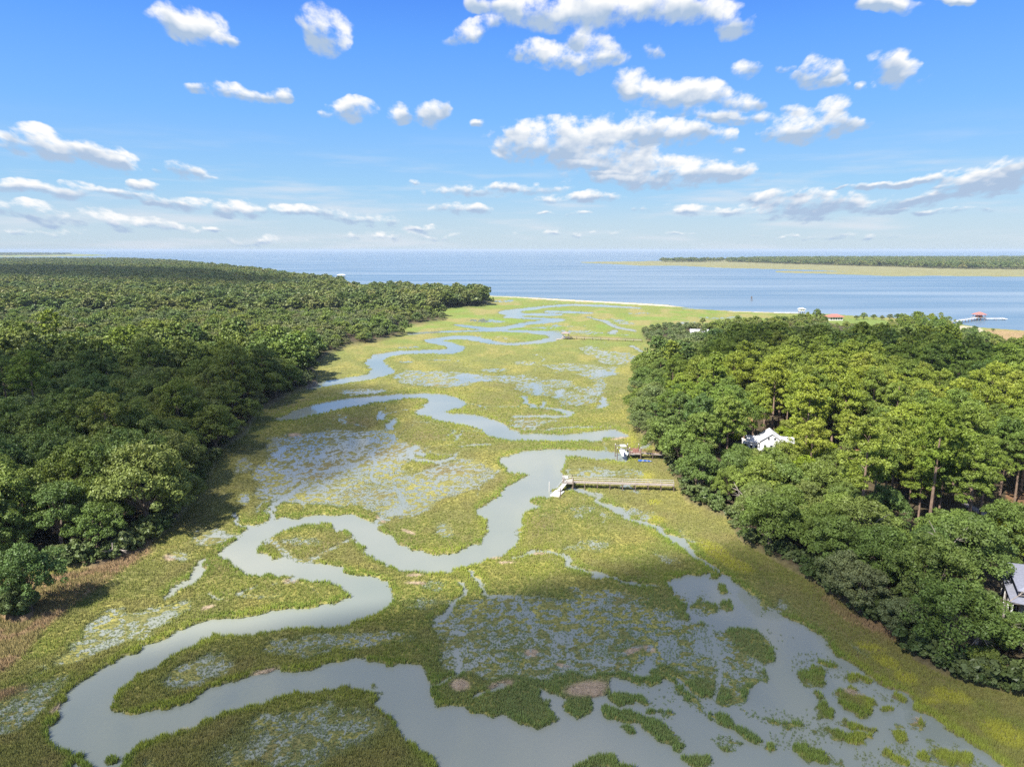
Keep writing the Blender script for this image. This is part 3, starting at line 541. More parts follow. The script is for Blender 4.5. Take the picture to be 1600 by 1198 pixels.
col = mixa(col, (.38, .20, .10), np.clip(samp(straw, gu, gv), 0, 1) * (.5 + .5 * n3)); col = mixa(col, (.27, .25, .24), np.clip(samp(road, gu, gv), 0, 1))
isl = (gv < 434) & (gu > 880) & (L > .5); col[isl] = np.array((.20, .19, .085)) * (0.8 + .5 * n2[isl][:, None])
wet = np.clip((.02 - h) / .1, 0, 1) * (L > .4); col = mixa(col, (.17, .20, .115), wet * .85); col = mixa(col, (.15, .125, .095), np.clip(Wt * 2.2 - .25, 0, 1) * .8)
gutter = ras(); stroke(gutter, [(176,884,2),(160,896,3),(135,915,3),(122,930,3),(105,945,2)], 1); gk = samp(gutter, gu, gv); col = mixa(col, (.06, .04, .03), gk); h = h - gk * .25
mtl = D_.materials.new('marsh_soil'); mtl.use_nodes = True; t = mtl.node_tree; b = t.nodes['Principled BSDF']; b.inputs['Roughness'].default_value = .9; b.inputs['Specular IOR Level'].default_value = .15
a = t.nodes.new('ShaderNodeAttribute'); a.attribute_name = 'col'; g = t.nodes.new('ShaderNodeNewGeometry')
nz_ = t.nodes.new('ShaderNodeTexNoise'); nz_.inputs['Scale'].default_value = 1.1; nz_.inputs['Detail'].default_value = 6; nz_.inputs['Roughness'].default_value = .7; t.links.new(g.outputs['Position'], nz_.inputs['Vector'])
mr_ = t.nodes.new('ShaderNodeMapRange'); mr_.inputs[1].default_value = .35; mr_.inputs[2].default_value = .65; mr_.inputs[3].default_value = .6; mr_.inputs[4].default_value = 1.4; t.links.new(nz_.outputs['Fac'], mr_.inputs[0])
w_ = t.nodes.new('ShaderNodeVectorMath'); w_.operation = 'SCALE'; t.links.new(a.outputs['Color'], w_.inputs[0]); t.links.new(mr_.outputs[0], w_.inputs['Scale']); t.links.new(w_.outputs[0], b.inputs['Base Color'])
nr, nc = gx.shape; idx = np.arange(nr * nc).reshape(nr, nc)
Fq = np.stack([idx[1:, :-1], idx[1:, 1:], idx[:-1, 1:], idx[:-1, :-1]], -1).reshape(-1, 4)
keep = (L > .02); kk = keep[1:, :-1] | keep[1:, 1:] | keep[:-1, 1:] | keep[:-1, :-1]; Fq = Fq[kk.ravel()]
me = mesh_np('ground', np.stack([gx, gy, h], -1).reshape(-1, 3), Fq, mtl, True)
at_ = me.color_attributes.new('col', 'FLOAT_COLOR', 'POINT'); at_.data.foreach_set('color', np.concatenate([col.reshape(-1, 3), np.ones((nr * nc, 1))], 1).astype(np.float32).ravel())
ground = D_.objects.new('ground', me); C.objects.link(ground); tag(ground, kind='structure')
# water: the open sound, and the tidal creek level inside the marsh
Z_SEA = -.10
ang = np.linspace(0, 2 * PI, 97)[:-1]; rad = [60, 300, 900, 2500, 7000, 20000, 52000]
vs = [(0, 0, Z_SEA)] + [(r_ * math.cos(a_), r_ * math.sin(a_), Z_SEA) for r_ in rad for a_ in ang]
fs = [(0, 1 + i, 1 + (i + 1) % 96) for i in range(96)] + [(1 + k * 96 + i, 1 + (k + 1) * 96 + i, 1 + (k + 1) * 96 + (i + 1) % 96, 1 + k * 96 + (i + 1) % 96) for k in range(len(rad) - 1) for i in range(96)]
sea = MB(); sea.v = vs; sea.f = fs; sea = sea.build('sea', M['sea']); tag(sea, kind='structure')
outl = [(-690,1495),(-690,600),(300,480),(640,463.8),(762,464.2),(850,467.6),(920,471.6),(1000,475.8),(1075,480.5),(1150,488),(1262,492.5),(1400,499),(1490,507),(1600,520),(2280,535),(2280,1495)]
cw = MB(); pts_ = [at(u, v, 0) for u, v in outl]; cw.add(pts_, [tuple(range(len(pts_)))]); cwo = cw.build('creek_water', M['creek']); tag(cwo, kind='structure')
# ------------------------------------------------------------------ instancing of uncountable cover
def instancer(name, P, rz, sc, colr, kinds, protos, tilt=None):
    me = D_.meshes.new(name); n = len(P); me.vertices.add(n); me.vertices.foreach_set('co', np.asarray(P, np.float32).ravel())
    def attr(nm, ty, data, key): x = me.attributes.new(nm, ty, 'POINT'); x.data.foreach_set(key, np.ascontiguousarray(data).ravel())
    rot = np.zeros((n, 3), np.float32); rot[:, 2] = rz
    if tilt is not None: rot[:, 0] = tilt
    sc = np.asarray(sc, np.float32); sc = np.repeat(sc[:, None], 3, 1) if sc.ndim == 1 else sc
    attr('rot', 'FLOAT_VECTOR', rot, 'vector'); attr('scl', 'FLOAT_VECTOR', sc, 'vector'); attr('kind_id', 'INT', np.asarray(kinds, np.int32), 'value')
    if colr is not None: attr('col', 'FLOAT_COLOR', np.concatenate([colr, np.ones((n, 1))], 1).astype(np.float32), 'color')
    o = D_.objects.new(name, me); C.objects.link(o)
    ng = D_.node_groups.new(name + '_scatter', 'GeometryNodeTree'); ng.interface.new_socket('Geometry', in_out='INPUT', socket_type='NodeSocketGeometry'); ng.interface.new_socket('Geometry', in_out='OUTPUT', socket_type='NodeSocketGeometry')
    gi = ng.nodes.new('NodeGroupInput'); go = ng.nodes.new('NodeGroupOutput'); jn = ng.nodes.new('GeometryNodeJoinGeometry')
    def named(nm, ty): x = ng.nodes.new('GeometryNodeInputNamedAttribute'); x.data_type = ty; x.inputs[0].default_value = nm; return x.outputs[0]
    ro = named('rot', 'FLOAT_VECTOR'); so = named('scl', 'FLOAT_VECTOR'); ko = named('kind_id', 'INT')
    for i, p in enumerate(protos):
        oi = ng.nodes.new('GeometryNodeObjectInfo'); oi.inputs['Object'].default_value = p; oi.inputs['As Instance'].default_value = True
        cmpn = ng.nodes.new('FunctionNodeCompare'); cmpn.data_type = 'INT'; cmpn.operation = 'EQUAL'; ng.links.new(ko, cmpn.inputs[2]); cmpn.inputs[3].default_value = i
        ip = ng.nodes.new('GeometryNodeInstanceOnPoints'); ng.links.new(gi.outputs[0], ip.inputs['Points']); ng.links.new(cmpn.outputs[0], ip.inputs['Selection'])
        ng.links.new(oi.outputs['Geometry'], ip.inputs['Instance']); ng.links.new(ro, ip.inputs['Rotation']); ng.links.new(so, ip.inputs['Scale'])
        ng.links.new(ip.outputs[0], jn.inputs[0])
    ng.links.new(jn.outputs[0], go.inputs[0]); md = o.modifiers.new('scatter', 'NODES'); md.node_group = ng
    return o
def proto(name, me): return D_.objects.new(name, me)
def tuft_mesh(name, n, hgt, wid, spread, lean, m):
    V = []; Fc = []
    for i in range(n):
        a = rng.uniform(0, 2 * PI); r_ = spread * math.sqrt(rng.uniform()); x, y = r_ * math.cos(a), r_ * math.sin(a); hh = hgt * rng.uniform(.6, 1.15); f = rng.uniform(0, PI)
        dx, dy = wid / 2 * math.cos(f), wid / 2 * math.sin(f); lx, ly_ = x / max(spread, .01) * lean * hh + rng.normal(0, .12) * hh, y / max(spread, .01) * lean * hh + rng.normal(0, .12) * hh
        k = len(V); V += [(x - dx, y - dy, -.12), (x + dx, y + dy, -.12), (x + dx * .8 + lx * .45, y + dy * .8 + ly_ * .45, hh * .6), (x - dx * .8 + lx * .45, y - dy * .8 + ly_ * .45, hh * .6), (x + lx, y + ly_, hh), (x + lx, y + ly_, hh)]
        Fc += [(k, k + 1, k + 2, k + 3), (k + 3, k + 2, k + 4, k + 5)]
    return mesh_np(name, V, Fc, m)
tufts = [proto('grass_tuft', tuft_mesh('grass_tuft', 11, .62, .085, .26, .35, M['grass'])) for _ in range(4)]
flat_t = [proto('fallen_reed', tuft_mesh('fallen_reed', 10, .35, .09, .32, 2.2, M['grass'])) for _ in range(2)]
# candidates: spacing grows with distance
def cand(v0, v1, du, dv):
    uu, vv = np.meshgrid(np.arange(-70, 1670, du), np.arange(v0, v1, dv)); uu = uu + rng.uniform(-.5, .5, uu.shape) * du; vv = vv + rng.uniform(-.5, .5, vv.shape) * dv
    return uu.ravel(), vv.ravel()
cu, cv = [np.concatenate(z) for z in zip(cand(464, 560, 2.1, .9), cand(560, 700, 1.9, 1.1), cand(700, 900, 2.0, 1.35), cand(900, 1240, 2.2, 1.5))]
cx_, cy_ = G(cu, cv); Wt, Dn, L, Wd, nn = cover(cx_, cy_, cu, cv)
p = np.clip(np.where(Dn > .06, .20 + .86 * Dn, Dn * 2), 0, 1.2) * np.where(Dn > .72, .62, 1.0); p = np.where(Wt > .92, 0, p * np.clip(1.25 - Wt * 1.4, 0, 1)); p = p + .16 * (samp(open_, cu, cv) > .5) * np.clip((fb(cx_ / 9, cy_ / 7, 77, 4) - .5) * 6, 0, 1) * (Wt > .5); p = p * (L > .6) * (Wd < .4) * (samp(sand, cu, cv) < .4) * (samp(road, cu, cv) < .3)
ok = rng.uniform(0, 1, len(cu)) < p
cu, cv, x, y, Dn, nn, Wt = [q[ok] for q in (cu, cv, cx_, cy_, Dn, nn, Wt)]
dist = np.hypot(x, y)
TAN = samp(tan, cu, cv); YEL = samp(yel, cu, cv); WRK = samp(wrk, cu, cv); COOL = samp(cool, cu, cv); NEAR = np.clip(samp(water_near, cu, cv) * 3.5, 0, 1) * (Dn > .7)
n1 = fb(x / 14, y / 14, 81, 4); n2 = fb(x / 4.5, y / 4.5, 91, 3); n3 = fb(x / 40, y / 60, 101, 3)
def mx(a, c, w): return a * (1 - w[:, None]) + np.array(c) * w[:, None]
c = np.zeros((len(x), 3)) + np.array((.185, .225, .036))
c = mx(c, (.235, .265, .036), np.clip((n1 - .42) * 4, 0, 1) * .8)
c = mx(c, (.29, .22, .085), np.clip((n2 - .48) * 4, 0, 1) * .42 * (1 - NEAR))
c = mx(c, (.28, .225, .08), np.clip((n3 - .5) * 5, 0, 1) * .45 * (1 - NEAR))
c = mx(c, (.20, .30, .026), NEAR * .55 * (n1 < .5)); c = mx(c, (.29, .35, .028), NEAR * .7 * (n1 >= .5))
sparse = np.clip((.75 - Dn) * 2.5, 0, 1); c = mx(c, (.19, .25, .11), sparse * .75); c = mx(c, (.34, .33, .22), COOL * sparse * .7)
c = mx(c, (.155, .25, .085), np.clip((cv - 900) / 60, 0, 1) * np.clip((cu - 600) / 200, 0, 1) * np.clip((1330 - cu) / 150, 0, 1) * .6); c = mx(c, (.38, .38, .02), YEL * .85); c = mx(c, (.36, .235, .12), np.clip(TAN * 1.2, 0, 1) * (.6 + .4 * (n2 > .5))); c = mx(c, (.42, .32, .22), np.clip(WRK, 0, 1))
lum_ = c.mean(1, keepdims=True); c = c * .84 + lum_ * np.array((.95, 1.05, .80)) * .16
c *= 1.10 * rng.uniform(.84, 1.16, len(x))[:, None]
sc = np.maximum(.62, dist / 245) * rng.uniform(.75, 1.3, len(x)); sc = sc * (1 - .42 * sparse); hz = np.maximum(.62, .75 + .0 * dist) * (1 - .5 * sparse) * (1 + .25 * NEAR + .7 * TAN) * rng.uniform(.75, 1.25, len(x)); hz = np.where(dist > 300, hz * .8, hz)
P = np.stack([x, y, np.where(sparse > .3, -.02, .08)], -1); isf = (WRK > .5)
o = instancer('marsh_grass', P[~isf], rng.uniform(0, 6.28, (~isf).sum()), np.stack([sc, sc, hz * 1.15], -1)[~isf], c[~isf], rng.integers(0, 4, (~isf).sum()), tufts)
tag(o, 'cordgrass standing in tidal water over the whole marsh between the creeks', 'marsh grass', kind='stuff')
o = instancer('wrack', P[isf] + np.array((0, 0, .08)), rng.uniform(0, 6.28, isf.sum()), np.stack([sc, sc, hz * .8], -1)[isf], c[isf], rng.integers(0, 2, isf.sum()), flat_t)
tag(o, 'mats of dead tan reeds washed up on the creek banks', 'dead reeds', kind='stuff')
print('tufts', len(x))
# ------------------------------------------------------------------ trees
def crown_mesh(name, lobes, nsub, nleaf, ls, m, rs, droop=0.0, moss=0.0):
    r_ = np.random.default_rng(rs); cen = []; rad_ = []; up_ = []
    for (cx, cy2, cz, a, b, c_) in lobes:
        d = r_.normal(size=(nsub, 3)); d[:, 2] = np.abs(d[:, 2]) * .9 + r_.uniform(-.35, .2, nsub); d /= np.linalg.norm(d, axis=1)[:, None]
        cen.append(np.array((cx, cy2, cz)) + d * np.array((a, b, c_)) * r_.uniform(.7, 1.0, nsub)[:, None]); rad_.append(np.full(nsub, (a + b) / 2) * r_.uniform(.26, .44, nsub))
    cen = np.concatenate(cen); rad_ = np.concatenate(rad_); per = max(4, int(nleaf / len(cen)))
    ci = np.repeat(np.arange(len(cen)), per); n = len(ci); d = r_.normal(size=(n, 3)); d[:, 2] += .35; d /= np.linalg.norm(d, axis=1)[:, None]
    pos = cen[ci] + d * rad_[ci][:, None] * np.array((1, 1, .75)) * r_.uniform(.75, 1.08, n)[:, None]
    pos[:, 2] = np.maximum(pos[:, 2], .3)
    nrm = d + r_.normal(size=(n, 3)) * .32; nrm /= np.linalg.norm(nrm, axis=1)[:, None]
    t1 = np.cross(nrm, r_.normal(size=(n, 3))); t1 /= np.linalg.norm(t1, axis=1)[:, None]; t2 = np.cross(nrm, t1)
    s1 = ls * r_.uniform(.55, 1.3, n)[:, None]; s2 = s1 * r_.uniform(.45, .9, n)[:, None]
    bend = nrm * s1 * .25
    V = np.stack([pos - t1 * s1, pos - t2 * s2 + bend, pos + t1 * s1 * .9, pos + t2 * s2 + bend], 1).reshape(-1, 3)
    Fq = np.arange(n * 4).reshape(-1, 4)
    return mesh_np(name, V, Fq, m)
def oak_lobes(rr, Rr, Hh):
    L = []; n = 9
    for i in range(n):
        a = 2 * PI * i / n + rr.uniform(-.3, .3); q = Rr * rr.uniform(.55, .72); s = Rr * rr.uniform(.34, .46)
        L.append((q * math.cos(a), q * math.sin(a), Hh * rr.uniform(.34, .60), s, s, s * .85))
    for i in range(5):
        a = 2 * PI * i / 5 + rr.uniform(-.4, .4); q = Rr * rr.uniform(.22, .42); s = Rr * rr.uniform(.36, .46)
        L.append((q * math.cos(a), q * math.sin(a), Hh * rr.uniform(.62, .80), s, s, s * .7))
    L.append((0, 0, Hh * .78, Rr * .42, Rr * .42, Rr * .32))
    return L
def pine_lobes(rr, Rr, Hh):
    L = []
    for k, (zf, q0, n, sr) in enumerate(((.56, .55, 3, .34), (.68, .62, 5, .40), (.80, .50, 5, .42), (.90, .26, 3, .42), (.95, .02, 1, .38))):
        for i in range(n):
            a = 2 * PI * i / n + rr.uniform(-.5, .5) + k; q = Rr * q0 * rr.uniform(.75, 1.2); s = Rr * sr * rr.uniform(.85, 1.15)
            L.append((q * math.cos(a), q * math.sin(a), Hh * (zf + rr.uniform(-.03, .03)), s, s, s * .55))
    return L
def trunk_mesh(name, lobes, Hh, r0, m, pine):
    b = MB(); rr = random.Random(len(lobes) * 7 + int(Hh * 10))
    if pine:
        bx, by = rr.uniform(-.4, .4), rr.uniform(-.4, .4)
        b.tube([(0, 0, -.5), (bx * .3, by * .3, Hh * .35), (bx, by, Hh * .7), (bx, by, Hh * .96)], [r0, r0 * .8, r0 * .5, r0 * .12], 7)
        for l in lobes: b.tube([(bx * .8, by * .8, l[2] - Hh * .05), (l[0] * .5, l[1] * .5, l[2] - .2), (l[0], l[1], l[2])], [r0 * .26, r0 * .16, r0 * .05], 4)
    else:
        b.tube([(0, 0, -.5), (.1, .1, Hh * .12), (.15, -.1, Hh * .26)], [r0 * 1.3, r0, r0 * .85], 8)
        for l in lobes:
            mid = (l[0] * .45 + rr.uniform(-.5, .5), l[1] * .45 + rr.uniform(-.5, .5), Hh * .26 + (l[2] - Hh * .26) * .45)
            b.tube([(.12, -.05, Hh * .2), mid, (l[0] * .85, l[1] * .85, l[2])], [r0 * .5, r0 * .3, r0 * .08], 5)
    me = D_.meshes.new(name); me.from_pydata(b.v, [], b.f); me.update(); me.materials.append(m); return me
SPEC = {}
def species(key, lobef, n, Rr, Hh, r0, nleaf, ls, lm, bm, pine, seed):
    out = []
    for i in range(n):
        rr = random.Random(seed + i); R1 = Rr * rr.uniform(.88, 1.12); H1 = Hh * rr.uniform(.9, 1.1); lb = lobef(rr, R1, H1)
        near = crown_mesh('crown', lb, 12 if not pine else 10, int(nleaf * 1.7), ls * .76, lm, seed + i); tr = trunk_mesh('trunk', lb, H1, r0, bm, pine)
        mid = crown_mesh('crown', lb, 7 if not pine else 6, nleaf // 5, ls * 2.1, lm, seed + 50 + i)
        out.append((near, tr, mid, lb, H1))
    SPEC[key] = out
species('oak', oak_lobes, 5, 6.4, 13.0, .42, 8500, .27, M['oak'], M['bark'], False, 100)
species('moss', oak_lobes, 3, 5.6, 10.5, .40, 7000, .25, M['moss'], M['bark'], False, 200)
species('pine', pine_lobes, 5, 5.2, 19.5, .30, 6000, .26, M['pine'], M['pinebark'], True, 300)
species('pineoak', pine_lobes, 2, 5.2, 17.0, .30, 6000, .26, M['oak'], M['pinebark'], True, 400)
species('bright', oak_lobes, 2, 4.6, 9.5, .28, 6000, .25, M['bright'], M['bark'], False, 500)
species('gold', oak_lobes, 1, 3.6, 8.5, .2, 4500, .24, M['gold'], M['bark'], False, 600)
def shrub_lobes(rr, Rr, Hh): return [(Rr * .5 * math.cos(a) * rr.uniform(.6, 1.2), Rr * .5 * math.sin(a), Hh * rr.uniform(.35, .6), Rr * .5, Rr * .5, Hh * .38) for a in (0, 1.3, 2.5, 3.8, 5.1)]
sh_ = []
for i in range(3):
    rr = random.Random(900 + i); sh_.append(proto('shrub', crown_mesh('shrub', shrub_lobes(rr, 1.7, 2.6), 6, 700, .24, M['shrub'], 900 + i)))
# where trees stand
rng = np.random.default_rng(21)
def grid_pts(cell, d0, d1, xl, xr):
    ys = np.arange(d0, d1, cell * .87); out = []
    for k, yy in enumerate(ys):
        xs = np.arange(-xl * yy - 30, xr * yy + 30, cell) + (k % 2) * cell / 2
        out.append(np.stack([xs + rng.uniform(-.36, .36, len(xs)) * cell, np.full(len(xs), yy) + rng.uniform(-.36, .36, len(xs)) * cell], 1))
    return np.concatenate(out)
trees = []
def place(cell, d0, d1, smin):
    P = grid_pts(cell, d0, d1, .92, .92); u, v = UV(P[:, 0], P[:, 1]); u = np.clip(u, U0 + 2, U1 - 2)
    w = samp(woodm, u, v) ; cl = samp(clear, u, v); side_ = wood[np.clip(((v - V0) * VS).astype(int), 0, RH - 1), np.clip((u - U0).astype(int), 0, RW - 1)]
    e = samp(wood_edge, u, v)
    for i in np.nonzero((w > .6) & (cl < .4) & (v < 1460) & (P[:, 0] * smin > 0))[0]: trees.append((P[i, 0], P[i, 1], float(u[i]), float(v[i]), int(side_[i]), float(e[i])))
place(9.0, 60, 620, -1); place(7.6, 60, 620, 1)
allT = []
rt = random.Random(5)
for (x, y, u, v, sd, e) in trees:
    n = float(fb(np.array(x / 45), np.array(y / 45), 131, 3)); r_ = rt.random(); s = rt.uniform(.72, 1.24) * (1.12 if sd == 1 else 1)
    if sd == 1:
        k = 'oak'
        if y > 210 and n > .52 and r_ < .5: k = 'pineoak' if r_ > .08 else 'pine'
        if y > 170 and k == 'oak' and n < .5 and r_ < .35: k = 'pineoak'
        if e < .80 and y > 215 and r_ < .62: k = 'moss'; s *= .82
        elif e < .80 and r_ < .25: k = 'moss'
        if e < .72 and y > 215: s *= .85
    else:
        k = 'oak' if r_ < (.93 if v > 780 else .65) else ('moss' if v > 780 else 'pineoak')
        inner = (u > 1110 and v < 800 and v > 575) or (u > 1330 and v < 860)
        if inner: k = 'pine' if r_ < .86 else 'oak'
        if v < 575: k = 'oak' if r_ < .6 else 'moss'; s *= .85 if v > 540 else .7
        if 1385 < u < 1500 and v < 530: k = 'pine' if r_ < .6 else 'oak'; s = rt.uniform(.42, .72)
        if e < .80 and not inner and k != 'pine':
            k = 'oak' if r_ < .6 else 'moss'
            if v < 700: s *= .9
        if u > 1040 and u < 1230 and 590 < v < 700 and e >= .8: k = 'pine'
        if 1030 < u < 1330 and 700 < v < 790 and r_ > .86: k = 'bright'
        if v > 790 and u > 1150 and not inner: s *= .88
    if e < .66: s *= .88
    if 1138 < u < 1240 and 724 < v < 850: s *= (.82 if v > 745 else .60) * (.80 if u < 1175 else 1); k = 'oak' if k in ('pine', 'pineoak') else k
    if 1255 < u < 1345 and 764 < v < 850: s *= .78; k = 'oak' if k in ('pine', 'pineoak') else k
    if u > 1480 and v < 600: s *= .62
    if 1530 < u < 1660 and 900 < v: s *= .52
    if 1060 < u < 1110 and 527 < v < 560: s *= 1.15
    if u < 1110 and v < 560: s *= .72; k = 'moss' if r_ < .7 else k
    elif u < 1075 and v < 700 and sd == 2: s *= .84
    if 1110 < u < 1480 and v < 535 and sd == 2: s *= .78
    if 1290 < u < 1320 and 503 < v < 540: s *= .5
    if 1060 < u < 1110 and 592 < v < 630: s *= .6
    allT.append([k, x, y, s, rt.uniform(0, 6.28), u, v, sd, e])
def add_tree(k, u, v, s, sd=2, e=1.0): x, y = G(u, v); allT.append([k, float(x), float(y), s, rt.uniform(0, 6.28), u, v, sd, e])
for u, v, s in ((22,968,.52),(36,962,.40)): add_tree('oak', u, v, s, 1, .3)
for u, v, s in ((1562,878,1.0),(1545,872,.85)): add_tree('gold', u, v, s)
for u, v, s in ((1255,775,.95),(1275,782,.9),(1302,790,.8),(1385,760,.7),(1400,748,.7)): add_tree('bright', u, v, s)
for u, v, s in ((1276,500,.62),(1286,499,.5),(1349,500,.5),(1338,501,.42),(1365,500,.42),(1378,501,.4),(1390,501,.5),(1402,500,.5),(1515,521,.5),(1522,522,.45),(1551,519,.28),(1262,494,.25),(1098,508,.45),(1175,505,.5),(1185,506,.45),(1160,509,.5)): add_tree('moss' if v % 2 else 'oak', u, v, s, 2, .2)
# each tree as a thing with trunk and crown, nearest first; the rest of the woods is one mass
IND = {'live_oak': [], 'pine_tree': []}; rest = []
def infr(t): return -25 < t[5] < 1625
for t_ in sorted(allT, key=lambda t: math.hypot(t[1], t[2])):
    if t_[6] > 1185 and not (t_[5] > 1500): pass
    nm = 'pine_tree' if t_[0] in ('pine', 'pineoak') else 'live_oak'
    # a crown must reach into the frame and not stand far behind a closed canopy
    if infr(t_) and len(IND[nm]) < 290 and t_[6] < 1200: IND[nm].append(t_)
    elif t_[8] == .2 or t_[8] == .3: IND[nm].append(t_)
    else: rest.append(t_)
WORD = {'oak': 'dark green live oak', 'moss': 'moss-hung grey-green live oak', 'pine': 'yellow-green flat-topped pine', 'pineoak': 'dark green pine', 'bright': 'fresh bright green tree', 'gold': 'golden yellow-green tree'}
ORD = ['nearest', 'second nearest', 'third nearest', 'fourth nearest', 'fifth nearest', 'sixth nearest', 'seventh nearest', 'eighth nearest', 'ninth nearest', 'tenth nearest']
cnt = {}; seen_proto = {}
def mk_tree(nm, t_, label, group, cat):
    k, x, y, s, rz = t_[:5]; vi = (int(abs(x) * 7 + abs(y) * 3)) % len(SPEC[k]); near, tr, mid, lb, H1 = SPEC[k][vi]
    r = empty(nm, (x, y, .5 if t_[8] != .3 else .1), rz); r.scale = (s, s, s * (1 + .12 * math.sin(x * 3 + y)))
    d = math.hypot(x, y)
    for pn, pm in (('trunk', tr), ('crown', near if d < 330 else mid)):
        q = D_.objects.new(pn, pm); C.objects.link(q); q.parent = r
    tag(r, label, cat, group); return r
TOTL = {}
for pass_ in (0, 1):
    if pass_: TOTL = dict(cnt); cnt = {}
    for nm in IND:
        for t_ in IND[nm]:
            k, u, v, sd, e = t_[0], t_[5], t_[6], t_[7], t_[8]
            sz = 'big' if t_[3] > 1.02 else ('small' if t_[3] < .84 else 'mid-sized'); y_ = t_[2]
            if k in ('bright', 'gold'): zone = 'among darker trees of the right woods'
            elif e == .2: zone = 'standing alone on the far right shore'
            elif e == .3: zone = 'in the thicket at the left edge'
            elif sd == 1:
                if e < .80: zone = 'on the left woods edge' + (' by the tan reeds' if v > 830 else ' by the flooded flat' if v > 650 else ' by the upper creek')
                else: zone = 'inside the left woods, ' + ('front rows' if y_ < 165 else 'second rows' if y_ < 200 else 'middle rows' if y_ < 240 else 'shaded rows' if y_ < 290 else 'back rows')
            else:
                if e < .80: zone = 'on the right woods edge' + (' by the drowned flats' if v > 860 else ' by the boardwalk' if v > 690 else ' by the marsh pool' if v > 560 else ' by the sound')
                elif v > 900: zone = 'in the right woods before the blue-grey house'
                elif v > 790: zone = 'in the shaded front of the right woods'
                elif v > 700: zone = 'in the right woods beside the porch house' if u < 1400 else 'in the right woods near the driveway'
                elif v > 630: zone = 'just behind the white gabled house' if u < 1330 else 'in the sunlit right woods'
                elif v > 575: zone = 'in the sunlit back of the right woods'
                else: zone = 'in the dark band of the right woods' if u < 1500 else 'at the far right end of the woods'
            gk = 'trees ' + zone; kk_ = (k, sz, zone); i = cnt.get(kk_, 0); cnt[kk_] = i + 1
            tot_ = TOTL.get(kk_, 0)
            if tot_ <= 10: label = (sz + ' ' + WORD[k] + ' ' + zone) + ('' if tot_ == 1 else ', ' + ORD[min(i, 9)])
            else: label = 'crowded ' + sz + ' ' + WORD[k] + ' ' + zone
            if pass_: mk_tree(nm, t_, label, gk, 'tree')
print('trees', len(IND['live_oak']), len(IND['pine_tree']), 'rest', len(rest))
# mass of the woods: same trees, coarser crowns with distance
keys = ['oak', 'moss', 'pine', 'pineoak', 'bright', 'gold']; protos = []; pidx = {}
for k in keys:
    for i, (near, tr, mid, lb, H1) in enumerate(SPEC[k]):
        pidx[(k, i)] = len(protos); protos.append(proto('tree_crown', mid))
P = []; rz = []; sc = []; kd = []
for t_ in rest:
    k, x, y, s, a_ = t_[:5]
    P.append((x, y, .5)); rz.append(a_); sc.append(s); kd.append(pidx[(k, int(abs(x) * 7 + abs(y) * 3) % len(SPEC[k]))])
o = instancer('woods', np.array(P), np.array(rz), np.array(sc), None, np.array(kd), protos); tag(o, 'crowded treetops filling the middle distance of the woods on both sides', 'woods', kind='stuff')
# far woods
fp = []
for i in range(5):
    rr = random.Random(700 + i)
    lb = oak_lobes(rr, 6.8, 14) if i < 3 else pine_lobes(rr, 5.8, 17.5)
    fp.append(proto('far_crown', crown_mesh('far_crown', lb, 5, 520, 1.15, M['far'], 700 + i)))
PP = []; SS = []
for cell, d0, d1, s0 in ((9.4, 620, 1100, 1.22), (11.5, 1100, 2000, 1.35), (17, 2000, 4000, 1.55)):
    P_ = grid_pts(cell, d0, d1, .86, .1 if d0 >= 1100 else .86); u, v = UV(P_[:, 0], P_[:, 1]); inside = (u > -60) & (u < 1660) & (samp(woodm, np.clip(u, U0 + 2, U1 - 2), v) > .6)
    q = P_[inside]; nse = fb(q[:, 0] / 90, q[:, 1] / 90, 151, 3); q = q[(rng.uniform(0, 1, len(q)) < .97)]
    nse = fb(q[:, 0] / 120, q[:, 1] / 120, 151, 3); PP.append(q); SS.append(s0 * rng.uniform(.8, 1.15, len(q)) * (.82 + .4 * nse))
q = np.concatenate(PP); ss = np.concatenate(SS); zz = np.where(ss > 1.35, 14, 0) * 0
sv = np.stack([ss, ss, np.minimum(ss, 1.02) * rng.uniform(.85, 1.1, len(ss))], -1)
o = instancer('far_woods', np.concatenate([q, np.zeros((len(q), 1))], 1), rng.uniform(0, 6.28, len(q)), sv, None, rng.integers(0, 5, len(q)), fp); tag(o, 'hazy green forest running to the sound on the far left', 'woods', kind='stuff')
print('far trees', len(q))
isw = ras(); fill(isw, [(1175,406),(1300,405.2),(2000,404),(2000,424),(1600,421),(1470,420),(1410,417.5),(1330,415.5),(1262,413.5),(1200,411.5),(1130,409)], 1); fill(isw, [(1020,409),(1050,408.3),(1130,407.8),(1130,409),(1060,409.6)], 1)
fill(isw, [(-200,396.2),(40,396.2),(120,397.4),(60,398.6),(-200,399.6)], 1)
P_ = []
for cell, d0, d1 in ((19, 1500, 4800), (70, 6200, 10500)): P_.append(grid_pts(cell, d0, d1, .8, .82))
for k_, (pp, s0) in enumerate(zip(P_, (1.6, 5.0))):
    u, v = UV(pp[:, 0], pp[:, 1]); ins = (u > -60) & (u < 1660) & (samp(isw, np.clip(u, U0 + 2, U1 - 2), v) > .5); q = pp[ins]; ss = s0 * rng.uniform(.8, 1.2, len(q))
    sv = np.stack([ss, ss, np.full(len(ss), 1.05) * rng.uniform(.85, 1.2, len(ss))], -1)
    o = instancer('island_woods', np.concatenate([q, np.zeros((len(q), 1))], 1), rng.uniform(0, 6.28, len(q)), sv, None, rng.integers(0, 5, len(q)), fp)
    tag(o, ('dark line of trees on the low island across the water at right', 'faint blue strip of trees on the horizon at far left')[k_], 'woods', kind='stuff')
    print('isl', len(q))
